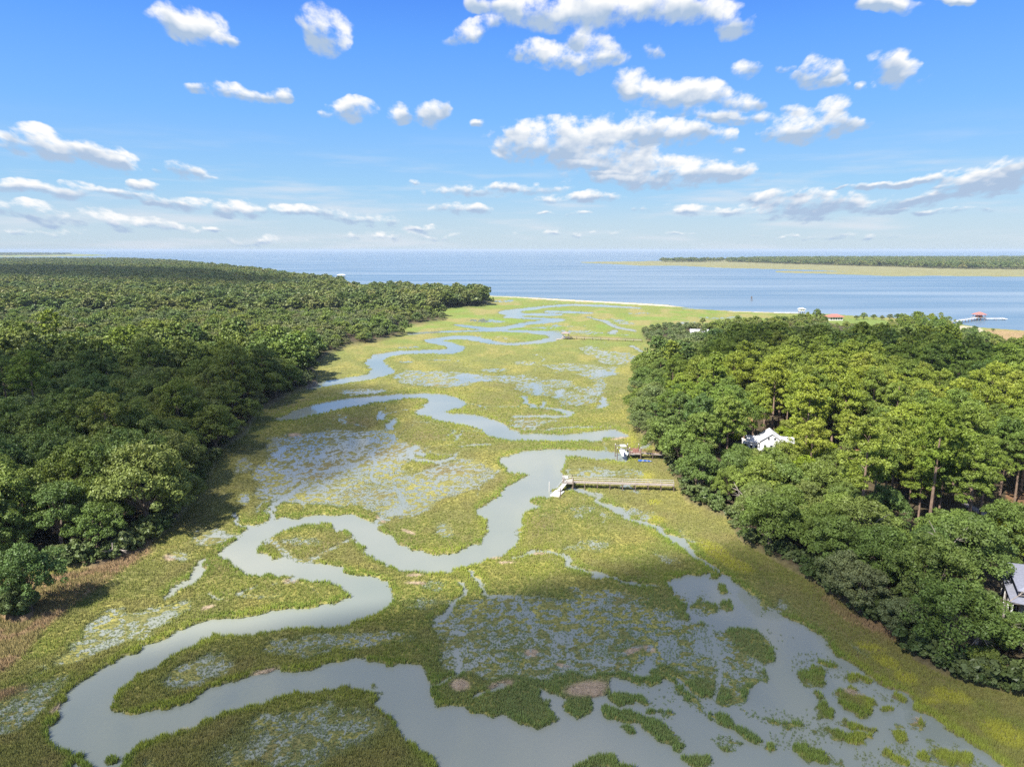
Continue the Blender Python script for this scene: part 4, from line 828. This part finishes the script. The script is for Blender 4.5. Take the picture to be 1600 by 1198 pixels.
# undergrowth along the wood edges and in clearings
uu = rng.uniform(-60, 1660, 60000); vv = rng.uniform(500, 1200, 60000); x, y = G(uu, vv); e = samp(wood_edge, uu, vv); wm = samp(woodm, uu, vv)
prob = np.where((wm > .5) & (e < .97), np.where(e < .62, .10, .30), 0) + np.where((wm > .5) & (samp(clear, uu, vv) > .5) & (samp(road, uu, vv) < .2) & (samp(lawn, uu, vv) < .3) & (samp(straw, uu, vv) < .3), .05, 0)
kk = (rng.uniform(0, 1, len(uu)) < prob) & ~((uu > 1540) & (vv > 880) & (vv < 1010)); x, y = x[kk], y[kk]
ss = rng.uniform(.45, 1.0, len(x)) * np.where(samp(wood_edge, uu[kk], vv[kk]) > .66, rng.uniform(1.0, 2.2, len(x)), 1.0); o = instancer('undergrowth', np.stack([x, y, np.full(len(x), .3)], -1), rng.uniform(0, 6.28, len(x)), ss, None, rng.integers(0, 3, len(x)), sh_)
tag(o, 'low bushes filling the foot of the wood edges', 'undergrowth', kind='stuff'); print('shrubs', len(x))
# ------------------------------------------------------------------ dead trees
def dead_tree(name, loc, Hh, spread, n, seed, label, flat=False):
    r = empty(name, loc); rr = random.Random(seed); b = MB(); b.tube([(0, 0, -.4), (.2, .1, Hh * .4), (.1, .3, Hh * .75)], [.26, .18, .09], 7); b.build('trunk', M['dead'], r)
    for i in range(n):
        a = 2 * PI * i / n + rr.uniform(-.3, .3); z0 = Hh * rr.uniform(.35, .7); L_ = spread * rr.uniform(.7, 1.1); z1 = z0 + (rr.uniform(-.5, 1.2) if flat else Hh * rr.uniform(.15, .4))
        m_ = (L_ * .5 * math.cos(a + .2), L_ * .5 * math.sin(a + .2), (z0 + z1) / 2 + rr.uniform(-.3, .8)); e_ = (L_ * math.cos(a), L_ * math.sin(a), z1)
        b = MB(); b.tube([(.15, .1, z0), m_, e_], [.11, .07, .025], 5)
        for j in range(3):
            a2 = a + rr.uniform(-1, 1); b.tube([m_, (m_[0] + 1.6 * math.cos(a2), m_[1] + 1.6 * math.sin(a2), m_[2] + rr.uniform(-.2, 1.3))], [.05, .015], 4)
        b.build('limb', M['dead'], r)
    tag(r, label, 'dead tree'); return r
dead_tree('dead_tree', at(1352, 880, .8), 12.5, 3.4, 6, 11, 'bleached stub with short limbs above the dark oaks left of the sprawling dead oak')
dead_tree('dead_tree', at(1160, 812, .8), 9.5, 3.2, 7, 12, 'bare tangle of grey twigs among oaks of the right bank near the boardwalk')
dead_tree('dead_tree', at(1470, 930, .8), 13.5, 3.0, 6, 13, 'slim pale snag standing between the golden tree and the blue-grey house')
dead_tree('dead_tree', at(1418, 885, .8), 6.5, 5.0, 9, 3, 'bleached sprawling dead oak in a gap of the right woods', True)
dead_tree('dead_tree', at(1256, 690, .8), 20, 3.6, 8, 4, 'tall bare pinkish snag rising among the sunlit pines')
dead_tree('dead_tree', at(1560, 1010, .8), 11.5, 5.0, 8, 5, 'pale dead limbs poking out beside the blue-grey house', True)
dead_tree('dead_tree', at(1520, 1040, .8), 9.5, 2.4, 5, 6, 'small pale snag leaning out at the lower right wood edge', True)
dead_tree('dead_tree', at(176, 872, .5), 4.2, 3.2, 4, 7, 'bare curved limbs under the sunlit oaks at left', True)
# ------------------------------------------------------------------ docks
def walkway(r, a, b, w, z, step, mdeck, mrail, mcap, rail=1.0, pr=.12):
    a = Vector((a[0], a[1], z)); b = Vector((b[0], b[1], z)); d = b - a; L = d.length; d.normalize(); s = Vector((-d.y, d.x, 0))
    MB().beam(a, b, w, .12).build('deck', mdeck, r)
    for sd in (-1, 1):
        o_ = s * (sd * (w / 2 - .06)); k = MB()
        n = max(1, int(L / step))
        for i in range(n + 1):
            p = a + d * (L * i / n) + o_; MB().tube([p - Vector((0, 0, z + .6)), p + Vector((0, 0, -.06))], [pr, pr], 6).build('piling', M['pile'], r)
            k.beam(p, p + Vector((0, 0, rail)), .1, .1)
        n2 = int(L / .45)
        if rail > .9:
            for i in range(n2): p = a + d * (L * i / n2) + o_; k.beam(p, p + Vector((0, 0, rail)), .035, .035)
        k.beam(a + o_ + Vector((0, 0, rail * .5)), b + o_ + Vector((0, 0, rail * .5)), .05, .08); k.build('railing', mrail, r)
        MB().beam(a + o_ + Vector((0, 0, rail)), b + o_ + Vector((0, 0, rail)), .15, .05).build('handrail', mcap, r)
a_ = at(894, 763, 0); b_ = at(1052, 768, 0)
r = empty('boardwalk_dock', (a_.x, a_.y, 0)); tag(r, 'long weathered boardwalk dock with white rails, nearest of the docks', 'dock')
def rel(p, r): return (p[0] - r.location.x, p[1] - r.location.y)
walkway(r, (0, 0), rel(b_, r), 1.6, 1.8, 3.0, M['wood'], M['wood'], M['dockwhite'])
pf = MB().box((-1.1, .3, 1.8), (2.6, 3.4, .14)); pf.build('platform', M['wood'], r)
for x_, y_ in ((-2.3, -1.3), (-2.3, 1.9), (.1, -1.3), (.1, 1.9)):
    MB().tube([(x_, y_, -.6), (x_, y_, 3.1)], [.13, .12], 7).build('piling', M['pile'], r)
k = MB()
for x_, y_, x2_, y2_ in ((-2.3, -1.3, .1, -1.3), (-2.3, 1.9, .1, 1.9), (-2.3, 0, -2.3, 1.9)):
    k.beam((x_, y_, 2.85), (x2_, y2_, 2.85), .18, .07); k.beam((x_, y_, 2.4), (x2_, y2_, 2.4), .05, .22)
k.build('platform_railing', M['dockwhite'], r)
k = MB().box((-1.5, 1.45, 2.3), (1.2, .5, .08)).box((-1.5, 1.7, 2.55), (1.2, .08, .5)); k.build('bench', M['dockwhite'], r)
f0 = at(871, 771, .35); fl = rel(f0, r); ga = math.atan2(fl[1] + .8, fl[0] + 2.0)
k = MB().beam((-2.0, -1.2, 1.75), (fl[0] + .4, fl[1] + 1.0, .75), 1.1, .1); k.build('gangway', M['dockwhite'], r)
k = MB(); sdx = Vector((-math.sin(ga), math.cos(ga), 0)) * .5
for sg in (-1, 1):
    p1 = Vector((-2.0, -1.2, 1.8)) + sdx * sg; p2 = Vector((fl[0] + .4, fl[1] + 1.0, .8)) + sdx * sg
    k.beam(p1 + Vector((0, 0, .95)), p2 + Vector((0, 0, .95)), .06, .06)
    for i in range(5): q_ = p1.lerp(p2, i / 4); k.beam(q_, q_ + Vector((0, 0, .95)), .05, .05)
k.build('gangway_railing', M['dockwhite'], r)
k = MB().box((fl[0], fl[1], .33), (2.4, 3.9, .42), R(-24)); k.build('floating_platform', M['dockwhite'], r)
MB().tube([(fl[0] + .5, fl[1] - 2.8, -.5), (fl[0] + .5, fl[1] - 2.8, 2.8)], [.14, .13], 7).build('mooring_pile', M['pile'], r)
MB().tube([(fl[0] - 1.9, fl[1] + 2.4, -.5), (fl[0] - 1.9, fl[1] + 2.4, 2.6)], [.14, .13], 7).build('mooring_pile', M['dockwhite'], r)
# second dock with lift
a_ = at(1000, 716, 0); b_ = at(1040, 719, 0); r = empty('boat_dock', (a_.x, a_.y, 0)); tag(r, 'short dock with red-brown rails and pale pier head behind the boardwalk', 'dock')
walkway(r, (0, 0), rel(b_, r), 1.5, 1.7, 2.6, M['wood'], M['redwood'], M['redwood'])
MB().box((-1.6, .2, 1.72), (3.4, 3.6, .14)).build('platform', M['wood'], r)
k = MB()
for x_ in (-3.1, -1.6, -.1): k.box((x_, 1.9, 2.2), (.12, .12, 1.0)).box((x_, -1.4, 2.2), (.12, .12, 1.0))
k.beam((-3.1, 1.9, 2.7), (-.1, 1.9, 2.7), .2, .06).beam((-3.1, -1.4, 2.7), (-.1, -1.4, 2.7), .2, .06).beam((-3.1, 1.9, 2.3), (-.1, 1.9, 2.3), .05, .3).beam((-3.1, -1.4, 2.3), (-.1, -1.4, 2.3), .05, .3); k.build('platform_railing', M['redwood'], r)
MB().box((-1.2, 1.2, 2.15), (1.6, .6, .8)).build('bench', M['redwood'], r)
for x_, y_ in ((-3.4, 2.1), (-3.4, -1.6), (-.1, 2.1), (-.1, -1.6), (-7.0, 2.1), (-7.0, -1.8)):
    MB().tube([(x_, y_, -.6), (x_, y_, 3.6)], [.15, .13], 7).build('piling', M['pile'], r); MB().tube([(x_, y_, 3.6), (x_, y_, 4.0)], [.17, .02], 7).build('piling_cap', M['dockwhite'], r)
k = MB().beam((-7, 2.1, 3.3), (-3.4, 2.1, 3.3), .15, .2).beam((-7, -1.7, 3.3), (-3.4, -1.7, 3.3), .15, .2); k.build('lift_beam', M['steel'], r)
# boat on the lift
br = empty('motorboat', (r.location.x - 5.1, r.location.y + .1, 0), R(92)); tag(br, 'small white motorboat hanging on the lift of the red-railed dock', 'boat')
hb = MB(); secs = []
for t_ in (0, .25, .5, .75, .92, 1):
    w2 = 1.05 * (1 - max(0, t_ - .35) ** 2 * 2.2); w2 = max(w2, .04); x_ = -2.6 + 5.2 * t_; z0 = 1.25 + .35 * max(0, t_ - .5) ; zt = 2.15 + .25 * t_
    secs.append([(x_, 0, z0), (x_, -w2 * .75, z0 + .25), (x_, -w2, zt), (x_, -w2 * .82, zt), (x_, 0, zt - .32), (x_, w2 * .82, zt), (x_, w2, zt), (x_, w2 * .75, z0 + .25)])
vs = [p for s_ in secs for p in s_]; fs = []
for i in range(5):
    for k_ in range(8): fs.append((i * 8 + k_, i * 8 + (k_ + 1) % 8, (i + 1) * 8 + (k_ + 1) % 8, (i + 1) * 8 + k_))
fs += [tuple(range(8)), tuple(range(47, 39, -1))]
hb.add(vs, fs).build('hull', M['gelcoat'], br)
MB().box((-.2, 0, 2.45), (.9, .7, 1.0)).build('console', M['gelcoat'], br); MB().box((-.1, 0, 3.9), (2.0, 1.6, .1)).build('canopy', M['gelcoat'], br)
k = MB()
for x_, y_ in ((-.9, -.7), (-.9, .7), (.7, -.7), (.7, .7)): k.beam((x_, y_, 2.1), (x_, y_, 3.9), .06, .06)
k.build('canopy_frame', M['steel'], br); MB().box((-2.9, 0, 2.1), (.5, .4, 1.1)).build('outboard_motor', M['navy'], br)
# kayak in blue moored below
kb = empty('skiff', at(1008, 722, 0), R(-8)); tag(kb, 'blue skiff afloat beside the red-railed dock', 'boat'); hb = MB(); vs = []
for t_ in (0, .3, .6, .85, 1):
    w2 = .75 * (1 - t_ ** 3) + .03; x_ = -2 + 4 * t_; vs += [(x_, -w2 * .7, .0), (x_, -w2, .5), (x_, -w2 * .85, .5), (x_, 0, .18), (x_, w2 * .85, .5), (x_, w2, .5), (x_, w2 * .7, .0)]
fs = [(i * 7 + k_, i * 7 + (k_ + 1) % 7, (i + 1) * 7 + (k_ + 1) % 7, (i + 1) * 7 + k_) for i in range(4) for k_ in range(7)] + [tuple(range(7)), tuple(range(34, 27, -1))]
hb.add(vs, fs).build('hull', M['blue'], kb); MB().box((-.6, 0, .42), (.25, 1.2, .05)).box((.5, 0, .42), (.25, 1.0, .05)).build('thwart', M['dockwhite'], kb)
# far marsh dock with roofed head
a_ = at(884, 530, 0); b_ = at(1003, 535, 0); r = empty('roofed_dock', (a_.x, a_.y, 0)); tag(r, 'thin far dock with a small roofed pier head on the creek bend', 'dock')
walkway(r, (2, 0), rel(b_, r), 1.3, 1.5, 5.0, M['wood'], M['pile'], M['pile'], .8, .14)
MB().box((0, 0, 1.5), (5, 5, .15)).build('platform', M['wood'], r); MB().hip((0, 0, 4.2), (4.6, 4.6, 1.2), 0).build('roof', M['brownroof'], r)
for x_, y_ in ((-2, -2), (2, -2), (2, 2), (-2, 2)): MB().tube([(x_, y_, -.5), (x_, y_, 4.2)], [.14, .12], 6).build('post', M['wood'], r)
MB().box((-4.2, -2.2, .3), (4.5, 3, .4), .3).build('floating_platform', M['wood'], r); MB().beam((-1.5, -1, 1.5), (-3.5, -1.8, .6), 1, .1).build('gangway', M['wood'], r)
# long pier at far right with red roofed head
a_ = at(1486, 507, 0); m_ = at(1529, 500, 0); e_ = at(1568, 499.5, 0); r = empty('long_pier', (m_.x, m_.y, 0)); tag(r, 'long pale pier in the sound ending in a red roofed pavilion', 'pier')
walkway(r, rel(a_, r), (0, 0), 2.2, 2.2, 6, M['whitewood'], M['wood'], M['whitewood'], .9, .2); walkway(r, (0, 0), rel(e_, r), 2.2, 1.0, 6, M['whitewood'], M['wood'], M['whitewood'], .8, .2)
MB().box((0, 0, 2.3), (9, 7, .2)).build('platform', M['wood'], r); MB().hip((0, 0, 5.0), (8, 6, 2.0), 0).build('roof', M['redroof'], r)
for x_ in (-3.5, 0, 3.5):
    for y_ in (-2.6, 2.6): MB().tube([(x_, y_, -.5), (x_, y_, 5)], [.2, .18], 6).build('post', M['redwood'], r)
MB().box((0, .2, 3.2), (4.5, 3, 1.7)).build('cabin', M['redwood'], r)
MB().box((rel(e_, r)[0], rel(e_, r)[1], .9), (3, 6, .3)).build('end_platform', M['whitewood'], r)
# far left shore pier
a_ = at(508, 437, 0); e_ = at(532, 434.5, 0); r = empty('shore_pier', (e_.x, e_.y, 0)); tag(r, 'small pale pier with a flat roof off the far wooded point', 'pier')
walkway(r, rel(a_, r), (0, 0), 3, 3, 12, M['whitewood'], M['wood'], M['whitewood'], 1, .3); MB().hip((2, 0, 6.5), (17, 8, 1.6), 0).build('roof', M['whitewood'], r)
MB().box((2, 0, 3), (16, 8, .4)).build('platform', M['wood'], r)
for x_ in (-5, 2, 9):
    for y_ in (-3, 3): MB().tube([(x_, y_, -.5), (x_, y_, 6.5)], [.35, .3], 6).build('post', M['pile'], r)
# channel marker
r = empty('channel_marker', at(1174, 470, 0)); tag(r, 'dark piled marker platform standing alone in the sound', 'marker')
k = MB()
for x_, y_ in ((-1, -.8), (1, -.8), (0, 1)): k.tube([(x_, y_, -1), (x_ * .5, y_ * .5, 3.4)], [.25, .22], 7)
k.build('piling', M['pile'], r); MB().box((0, 0, 3.5), (2.2, 2.2, .3)).build('platform', M['pile'], r); MB().box((0, -.1, 4.6), (1.5, .12, 1.5)).build('board', M['pile'], r); MB().tube([(0, 0, 3.6), (0, 0, 5.8)], [.12, .1], 6).build('mast', M['pile'], r)
# ------------------------------------------------------------------ houses
def window_row(r, x0, x1, n, y, z, w, hh, rz=0, frame=None, axis='x'):
    for i in range(n):
        x_ = x0 + (x1 - x0) * (i + .5) / n
        if axis == 'x': c0 = (x_, y, z); d0 = (w, .1, hh); d1 = (w - .2, .14, hh - .2)
        else: c0 = (y, x_, z); d0 = (.1, w, hh); d1 = (.14, w - .2, hh - .2)
        f = MB().box(c0, d0).build('window', frame or M['whitewood'], r); MB().box(c0, d1).build('pane', M['glass'], f)
# white gabled house among trees
hp = at(1196, 722, 0); r = empty('white_house', (hp.x, hp.y, .9), R(-14)); r.scale = (.84, .84, .88); tag(r, 'white two-storey gabled house half hidden by trees on the right bank', 'house')
MB().wallgable((1.0, 0, 0), (7.4, 7.0, 7.0), PI / 2, 2.7).build('wall', M['white'], r); MB().gable((1.0, 0, 7.02), (7.4, 7.0, 2.7), PI / 2).build('roof', M['metalroof'], r)
MB().wallgable((-4.4, .6, 0), (4.0, 6.0, 6.2), 0, 1.4).build('side_wing', M['white'], r); MB().gable((-4.4, .6, 6.22), (4.0, 6.0, 1.4), 0).build('wing_roof', M['metalroof'], r)
MB().wallgable((6.2, .8, 0), (4.0, 5.4, 6.6), 0, 1.2).build('side_wing', M['white'], r); MB().gable((6.2, .8, 6.62), (4.0, 5.4, 1.2), 0).build('wing_roof', M['metalroof'], r)
window_row(r, -2, 4, 3, -3.78, 5.2, 1.0, 1.5); window_row(r, -6, -2.8, 2, -2.46, 4.6, .9, 1.4); window_row(r, -1, 3, 2, -3.78, 8.0, .8, .9); window_row(r, -1.5, 2.5, 2, -6.46, 4.6, .9, 1.4, axis='y')
k = MB().box((-6.9, -.2, 3.0), (1.8, 6.4, .15)); k.build('porch_deck', M['whitewood'], r); k = MB()
for y_ in (-3.3, -1.2, .9, 2.9): k.box((-7.7, y_, 2.9), (.18, .18, 5.8))
k.box((-7.7, -.2, 3.95), (.1, 6.4, .1)).box((-7.7, -.2, 3.5), (.05, 6.4, .5)).box((-7.2, -.2, 5.85), (1.6, 6.8, .12)); k.build('porch', M['whitewood'], r)
# porch house with columns
hp = at(1296, 760, 0); r = empty('porch_house', (hp.x, hp.y, .9), R(6)); tag(r, 'low pale house with columned porch glimpsed under tall pines', 'house')
MB().wallgable((0, 2, 0), (9, 5, 4.2), 0, 1.6).build('wall', M['white'], r); MB().gable((0, 2, 4.22), (9, 5, 1.6), 0).build('roof', M['brownroof'], r)
window_row(r, -4, 4, 4, -.56, 2.5, 1.1, 1.8)
k = MB()
for x_ in (-4.2, -2.1, 0, 2.1, 4.2): k.box((x_, -2.4, 1.9), (.25, .25, 3.8))
k.box((0, -1.6, 3.85), (9.2, 2.2, .2)); k.build('porch', M['whitewood'], r); MB().box((0, -1.6, .3), (9, 2, .6)).build('porch_deck', M['wood'], r)
# red roof house at the shore
hp = at(1303, 501, 0); r = empty('red_roofed_house', (hp.x, hp.y, .2), R(5)); tag(r, 'low white house with a red hipped roof on the far shore', 'house')
MB().box((0, 0, 1.7), (12, 7, 3.4)).build('wall', M['white'], r); MB().hip((0, 0, 3.42), (12, 7, 2.2), 0, 1.2).build('roof', M['redroof'], r); window_row(r, -5.5, 5.5, 5, -3.56, 1.8, 1.4, 1.7)
# boathouse tower
hp = at(1252, 491, 0); r = empty('boathouse', (hp.x, hp.y, 0), 0); tag(r, 'small white boathouse on dark stilts at the edge of the sound', 'boathouse')
MB().box((0, 0, 4.1), (4.6, 4.6, 2.0)).build('wall', M['white'], r); MB().hip((0, 0, 5.12), (4.8, 4.8, 1.2), 0).build('roof', M['whitewood'], r); window_row(r, -2, 2, 2, -2.35, 4.1, 1, 1)
for x_, y_ in ((-2, -2), (2, -2), (2, 2), (-2, 2)): MB().tube([(x_, y_, -.6), (x_, y_, 3.1)], [.25, .25], 6).build('stilt', M['pile'], r)
walkway(r, (-26, .5), (-2.3, 0), 1.6, 1.2, 6, M['whitewood'], M['wood'], M['whitewood'], .8, .15)
# white roofed house far
hp = at(1092, 527, 0); r = empty('pale_roofed_house', (hp.x, hp.y, .6), R(-12)); r.scale = (1, 1, .72); tag(r, 'house with a pale metal roof showing between grey oaks and dark woods', 'house')
MB().wallgable((0, 0, 0), (12, 8, 4.8), 0, 2.2).build('wall', M['white'], r); MB().gable((0, 0, 4.82), (12, 8, 2.2), 0).build('roof', M['metalroof'], r); window_row(r, -5, 5, 4, -4.06, 2.8, 1.2, 1.6)
hp = at(1078, 594, 0); r = empty('pale_cottage', (hp.x, hp.y, .6), R(-20)); tag(r, 'small white cottage peeping through oaks beside the marsh pool', 'house')
MB().wallgable((0, 0, 0), (7, 5.5, 4.2), 0, 1.8).build('wall', M['white'], r); MB().gable((0, 0, 4.22), (7, 5.5, 1.8), 0).build('roof', M['metalroof'], r); window_row(r, -3, 3, 3, -2.81, 2.4, 1, 1.5)
# blue-grey house at right frame edge
hp = at(1640, 968, 0); r = empty('blue_grey_house', (hp.x + 1.2, hp.y - .5, -.6), R(-28)); r.scale = (.95, .95, .95); tag(r, 'large house with a grey hipped roof and white window band at the right edge', 'house')
MB().box((0, 0, 2.8), (13, 10, 5.6)).build('wall', M['bluegrey'], r); MB().hip((0, 0, 7.4), (13.4, 10.4, 2.8), 0, .8).build('roof', M['greyroof'], r)
MB().box((0, 0, 6.5), (12.4, 9.4, 1.7)).build('upper_wall', M['whitewood'], r); window_row(r, -6, 6, 10, -4.76, 6.5, .8, 1.1); window_row(r, -4.4, 4.4, 7, -6.26, 6.5, .8, 1.1, axis='y')
k = MB().hip((0, 0, 5.55), (15.5, 12.5, .9), 0, .6); k.build('porch_roof', M['greyroof'], r); window_row(r, -6, 6, 5, -5.06, 2.8, 1.3, 2.2); window_row(r, -4.6, 4.6, 4, -6.56, 2.8, 1.3, 2.2, axis='y')
k = MB()
for x_ in (-8.0, -4, 0, 4, 8.0): k.box((x_, -6.4, 2.7), (.25, .25, 5.4))
for y_ in (-3, 0.5, 4): k.box((-8.0, y_, 2.7), (.25, .25, 5.4))
k.build('porch_posts', M['whitewood'], r)
# ------------------------------------------------------------------ drifting clouds overhead and behind, whose shade lies on the land
def vapour(nm, dn):
    cm = D_.materials.new(nm); cm.use_nodes = True; t = cm.node_tree; t.nodes.clear(); pv = t.nodes.new('ShaderNodeVolumePrincipled'); pv.inputs['Color'].default_value = (.95, .95, .95, 1); pv.inputs['Density'].default_value = dn
    mo = t.nodes.new('ShaderNodeOutputMaterial'); t.links.new(pv.outputs[0], mo.inputs['Volume']); return cm
VAP = [vapour('thin_cloud_vapour', .0155), vapour('dense_cloud_vapour', .0165), vapour('wispy_cloud_vapour', .0035)]
CH = 640.0
def cloud(poly, zt, soft=14, th=70, cell=7, cm=VAP[1]):
    P_ = [G(u, v, zt) for u, v in poly]; xs = np.array([float(a[0]) for a in P_]); ys = np.array([float(a[1]) for a in P_]); H_ = CH - zt
    x0, x1, y0, y1 = xs.min() - 60, xs.max() + 60, ys.min() - 60, ys.max() + 60; nx = int((x1 - x0) / cell); ny = int((y1 - y0) / cell)
    X, Y = np.meshgrid(x0 + np.arange(nx) * cell, y0 + np.arange(ny) * cell); ins = np.zeros(X.shape, bool); xa, ya = xs, ys; xb, yb = np.roll(xs, -1), np.roll(ys, -1)
    Xw = X + (fb(X / 40, Y / 40, 5, 3) - .5) * 26; Yw = Y + (fb(X / 40, Y / 40, 8, 3) - .5) * 26
    for a0, b0, a1, b1 in zip(xa, ya, xb, yb):
        c_ = ((b0 > Yw) != (b1 > Yw)); xi = a0 + (Yw - b0) * (a1 - a0) / ((b1 - b0) if abs(b1 - b0) > 1e-6 else 1e-6); ins ^= c_ & (Xw < xi)
    a = ins.astype(float); r_ = max(1, int(soft / cell))
    for _ in range(2):
        for ax in (0, 1): a = sum(np.roll(a, s_, ax) for s_ in range(-r_, r_ + 1)) / (2 * r_ + 1)
    tt = np.clip((a - .22) / .6, 0, 1); tt[0, :] = tt[-1, :] = 0; tt[:, 0] = tt[:, -1] = 0
    top = tt * th * (.75 + .5 * fb(X / 30, Y / 30, 12, 3)); k_ = H_ / math.tan(SUN_EL); ox, oy = SUN_H.x * k_, SUN_H.y * k_
    n_ = X.size; idt = np.arange(n_).reshape(X.shape); idb = np.where(tt > 0, idt + n_, idt)
    V_ = np.concatenate([np.stack([X + ox, Y + oy, CH + top], -1).reshape(-1, 3), np.stack([X + ox, Y + oy, CH - top * .2], -1).reshape(-1, 3)])
    Fs = []
    act = (tt[1:, :-1] > 0) | (tt[1:, 1:] > 0) | (tt[:-1, 1:] > 0) | (tt[:-1, :-1] > 0)
    for i, j in zip(*np.nonzero(act)):
        Fs.append((idt[i, j], idt[i, j + 1], idt[i + 1, j + 1], idt[i + 1, j])); Fs.append((idb[i + 1, j], idb[i + 1, j + 1], idb[i, j + 1], idb[i, j]))
    me = mesh_np('cloud', V_, np.array(Fs), cm, True)
    import bmesh
    bm = bmesh.new(); bm.from_mesh(me); bmesh.ops.delete(bm, geom=[v_ for v_ in bm.verts if not v_.link_faces], context='VERTS'); bm.to_mesh(me); bm.free()
    o_ = D_.objects.new('cloud', me); C.objects.link(o_); tag(o_, kind='structure'); return o_
cloud([(-400,1130),(0,1112),(90,1105),(160,1088),(215,1066),(300,1044),(400,1020),(520,1008),(620,985),(700,972),(800,958),(900,942),(1000,912),(1060,885),(1110,885),(1160,910),(1230,960),(1330,1035),(1450,1115),(1640,1240),(1750,1360),(1800,1480),(-400,1480)], 0, 15, 70, 7, VAP[0])
cloud([(-300,585),(0,584),(120,582),(300,592),(440,602),(500,614),(500,650),(440,685),(420,725),(385,750),(320,775),(250,768),(160,778),(60,775),(-300,775)], 6)
cloud([(1040,592),(1055,560),(1105,515),(1180,499),(1260,499),(1340,516),(1400,526),(1480,543),(1565,556),(1580,582),(1500,596),(1420,586),(1340,560),(1250,553),(1180,566),(1130,590)], 15, 9, 60, 8)
cloud([(1150,905),(1230,850),(1330,800),(1500,760),(1800,760),(2200,850),(2200,1400),(1750,1350),(1640,1230),(1450,1110),(1330,1030),(1230,958)], 4, 16, 60, 8, VAP[2])
cloud([(-300,418),(60,417),(300,424),(470,447),(420,452),(250,445),(0,434),(-300,432)], 10, 60, 60, 25)
# ------------------------------------------------------------------ haze
hz_ = MB().box((0, 0, 34.0), (106000, 106000, 80.0)); hm = D_.materials.new('haze_air'); hm.use_nodes = True; t = hm.node_tree; t.nodes.clear(); pv = t.nodes.new('ShaderNodeVolumePrincipled')
pv.inputs['Color'].default_value = (.60, .73, .86, 1); pv.inputs['Density'].default_value = 5.5e-5; pv.inputs['Anisotropy'].default_value = 0.0
mo = t.nodes.new('ShaderNodeOutputMaterial'); t.links.new(pv.outputs[0], mo.inputs['Volume'])
ho = hz_.build('haze', hm); tag(ho, 'pale blue air over marsh, woods and sound', 'haze', kind='stuff')
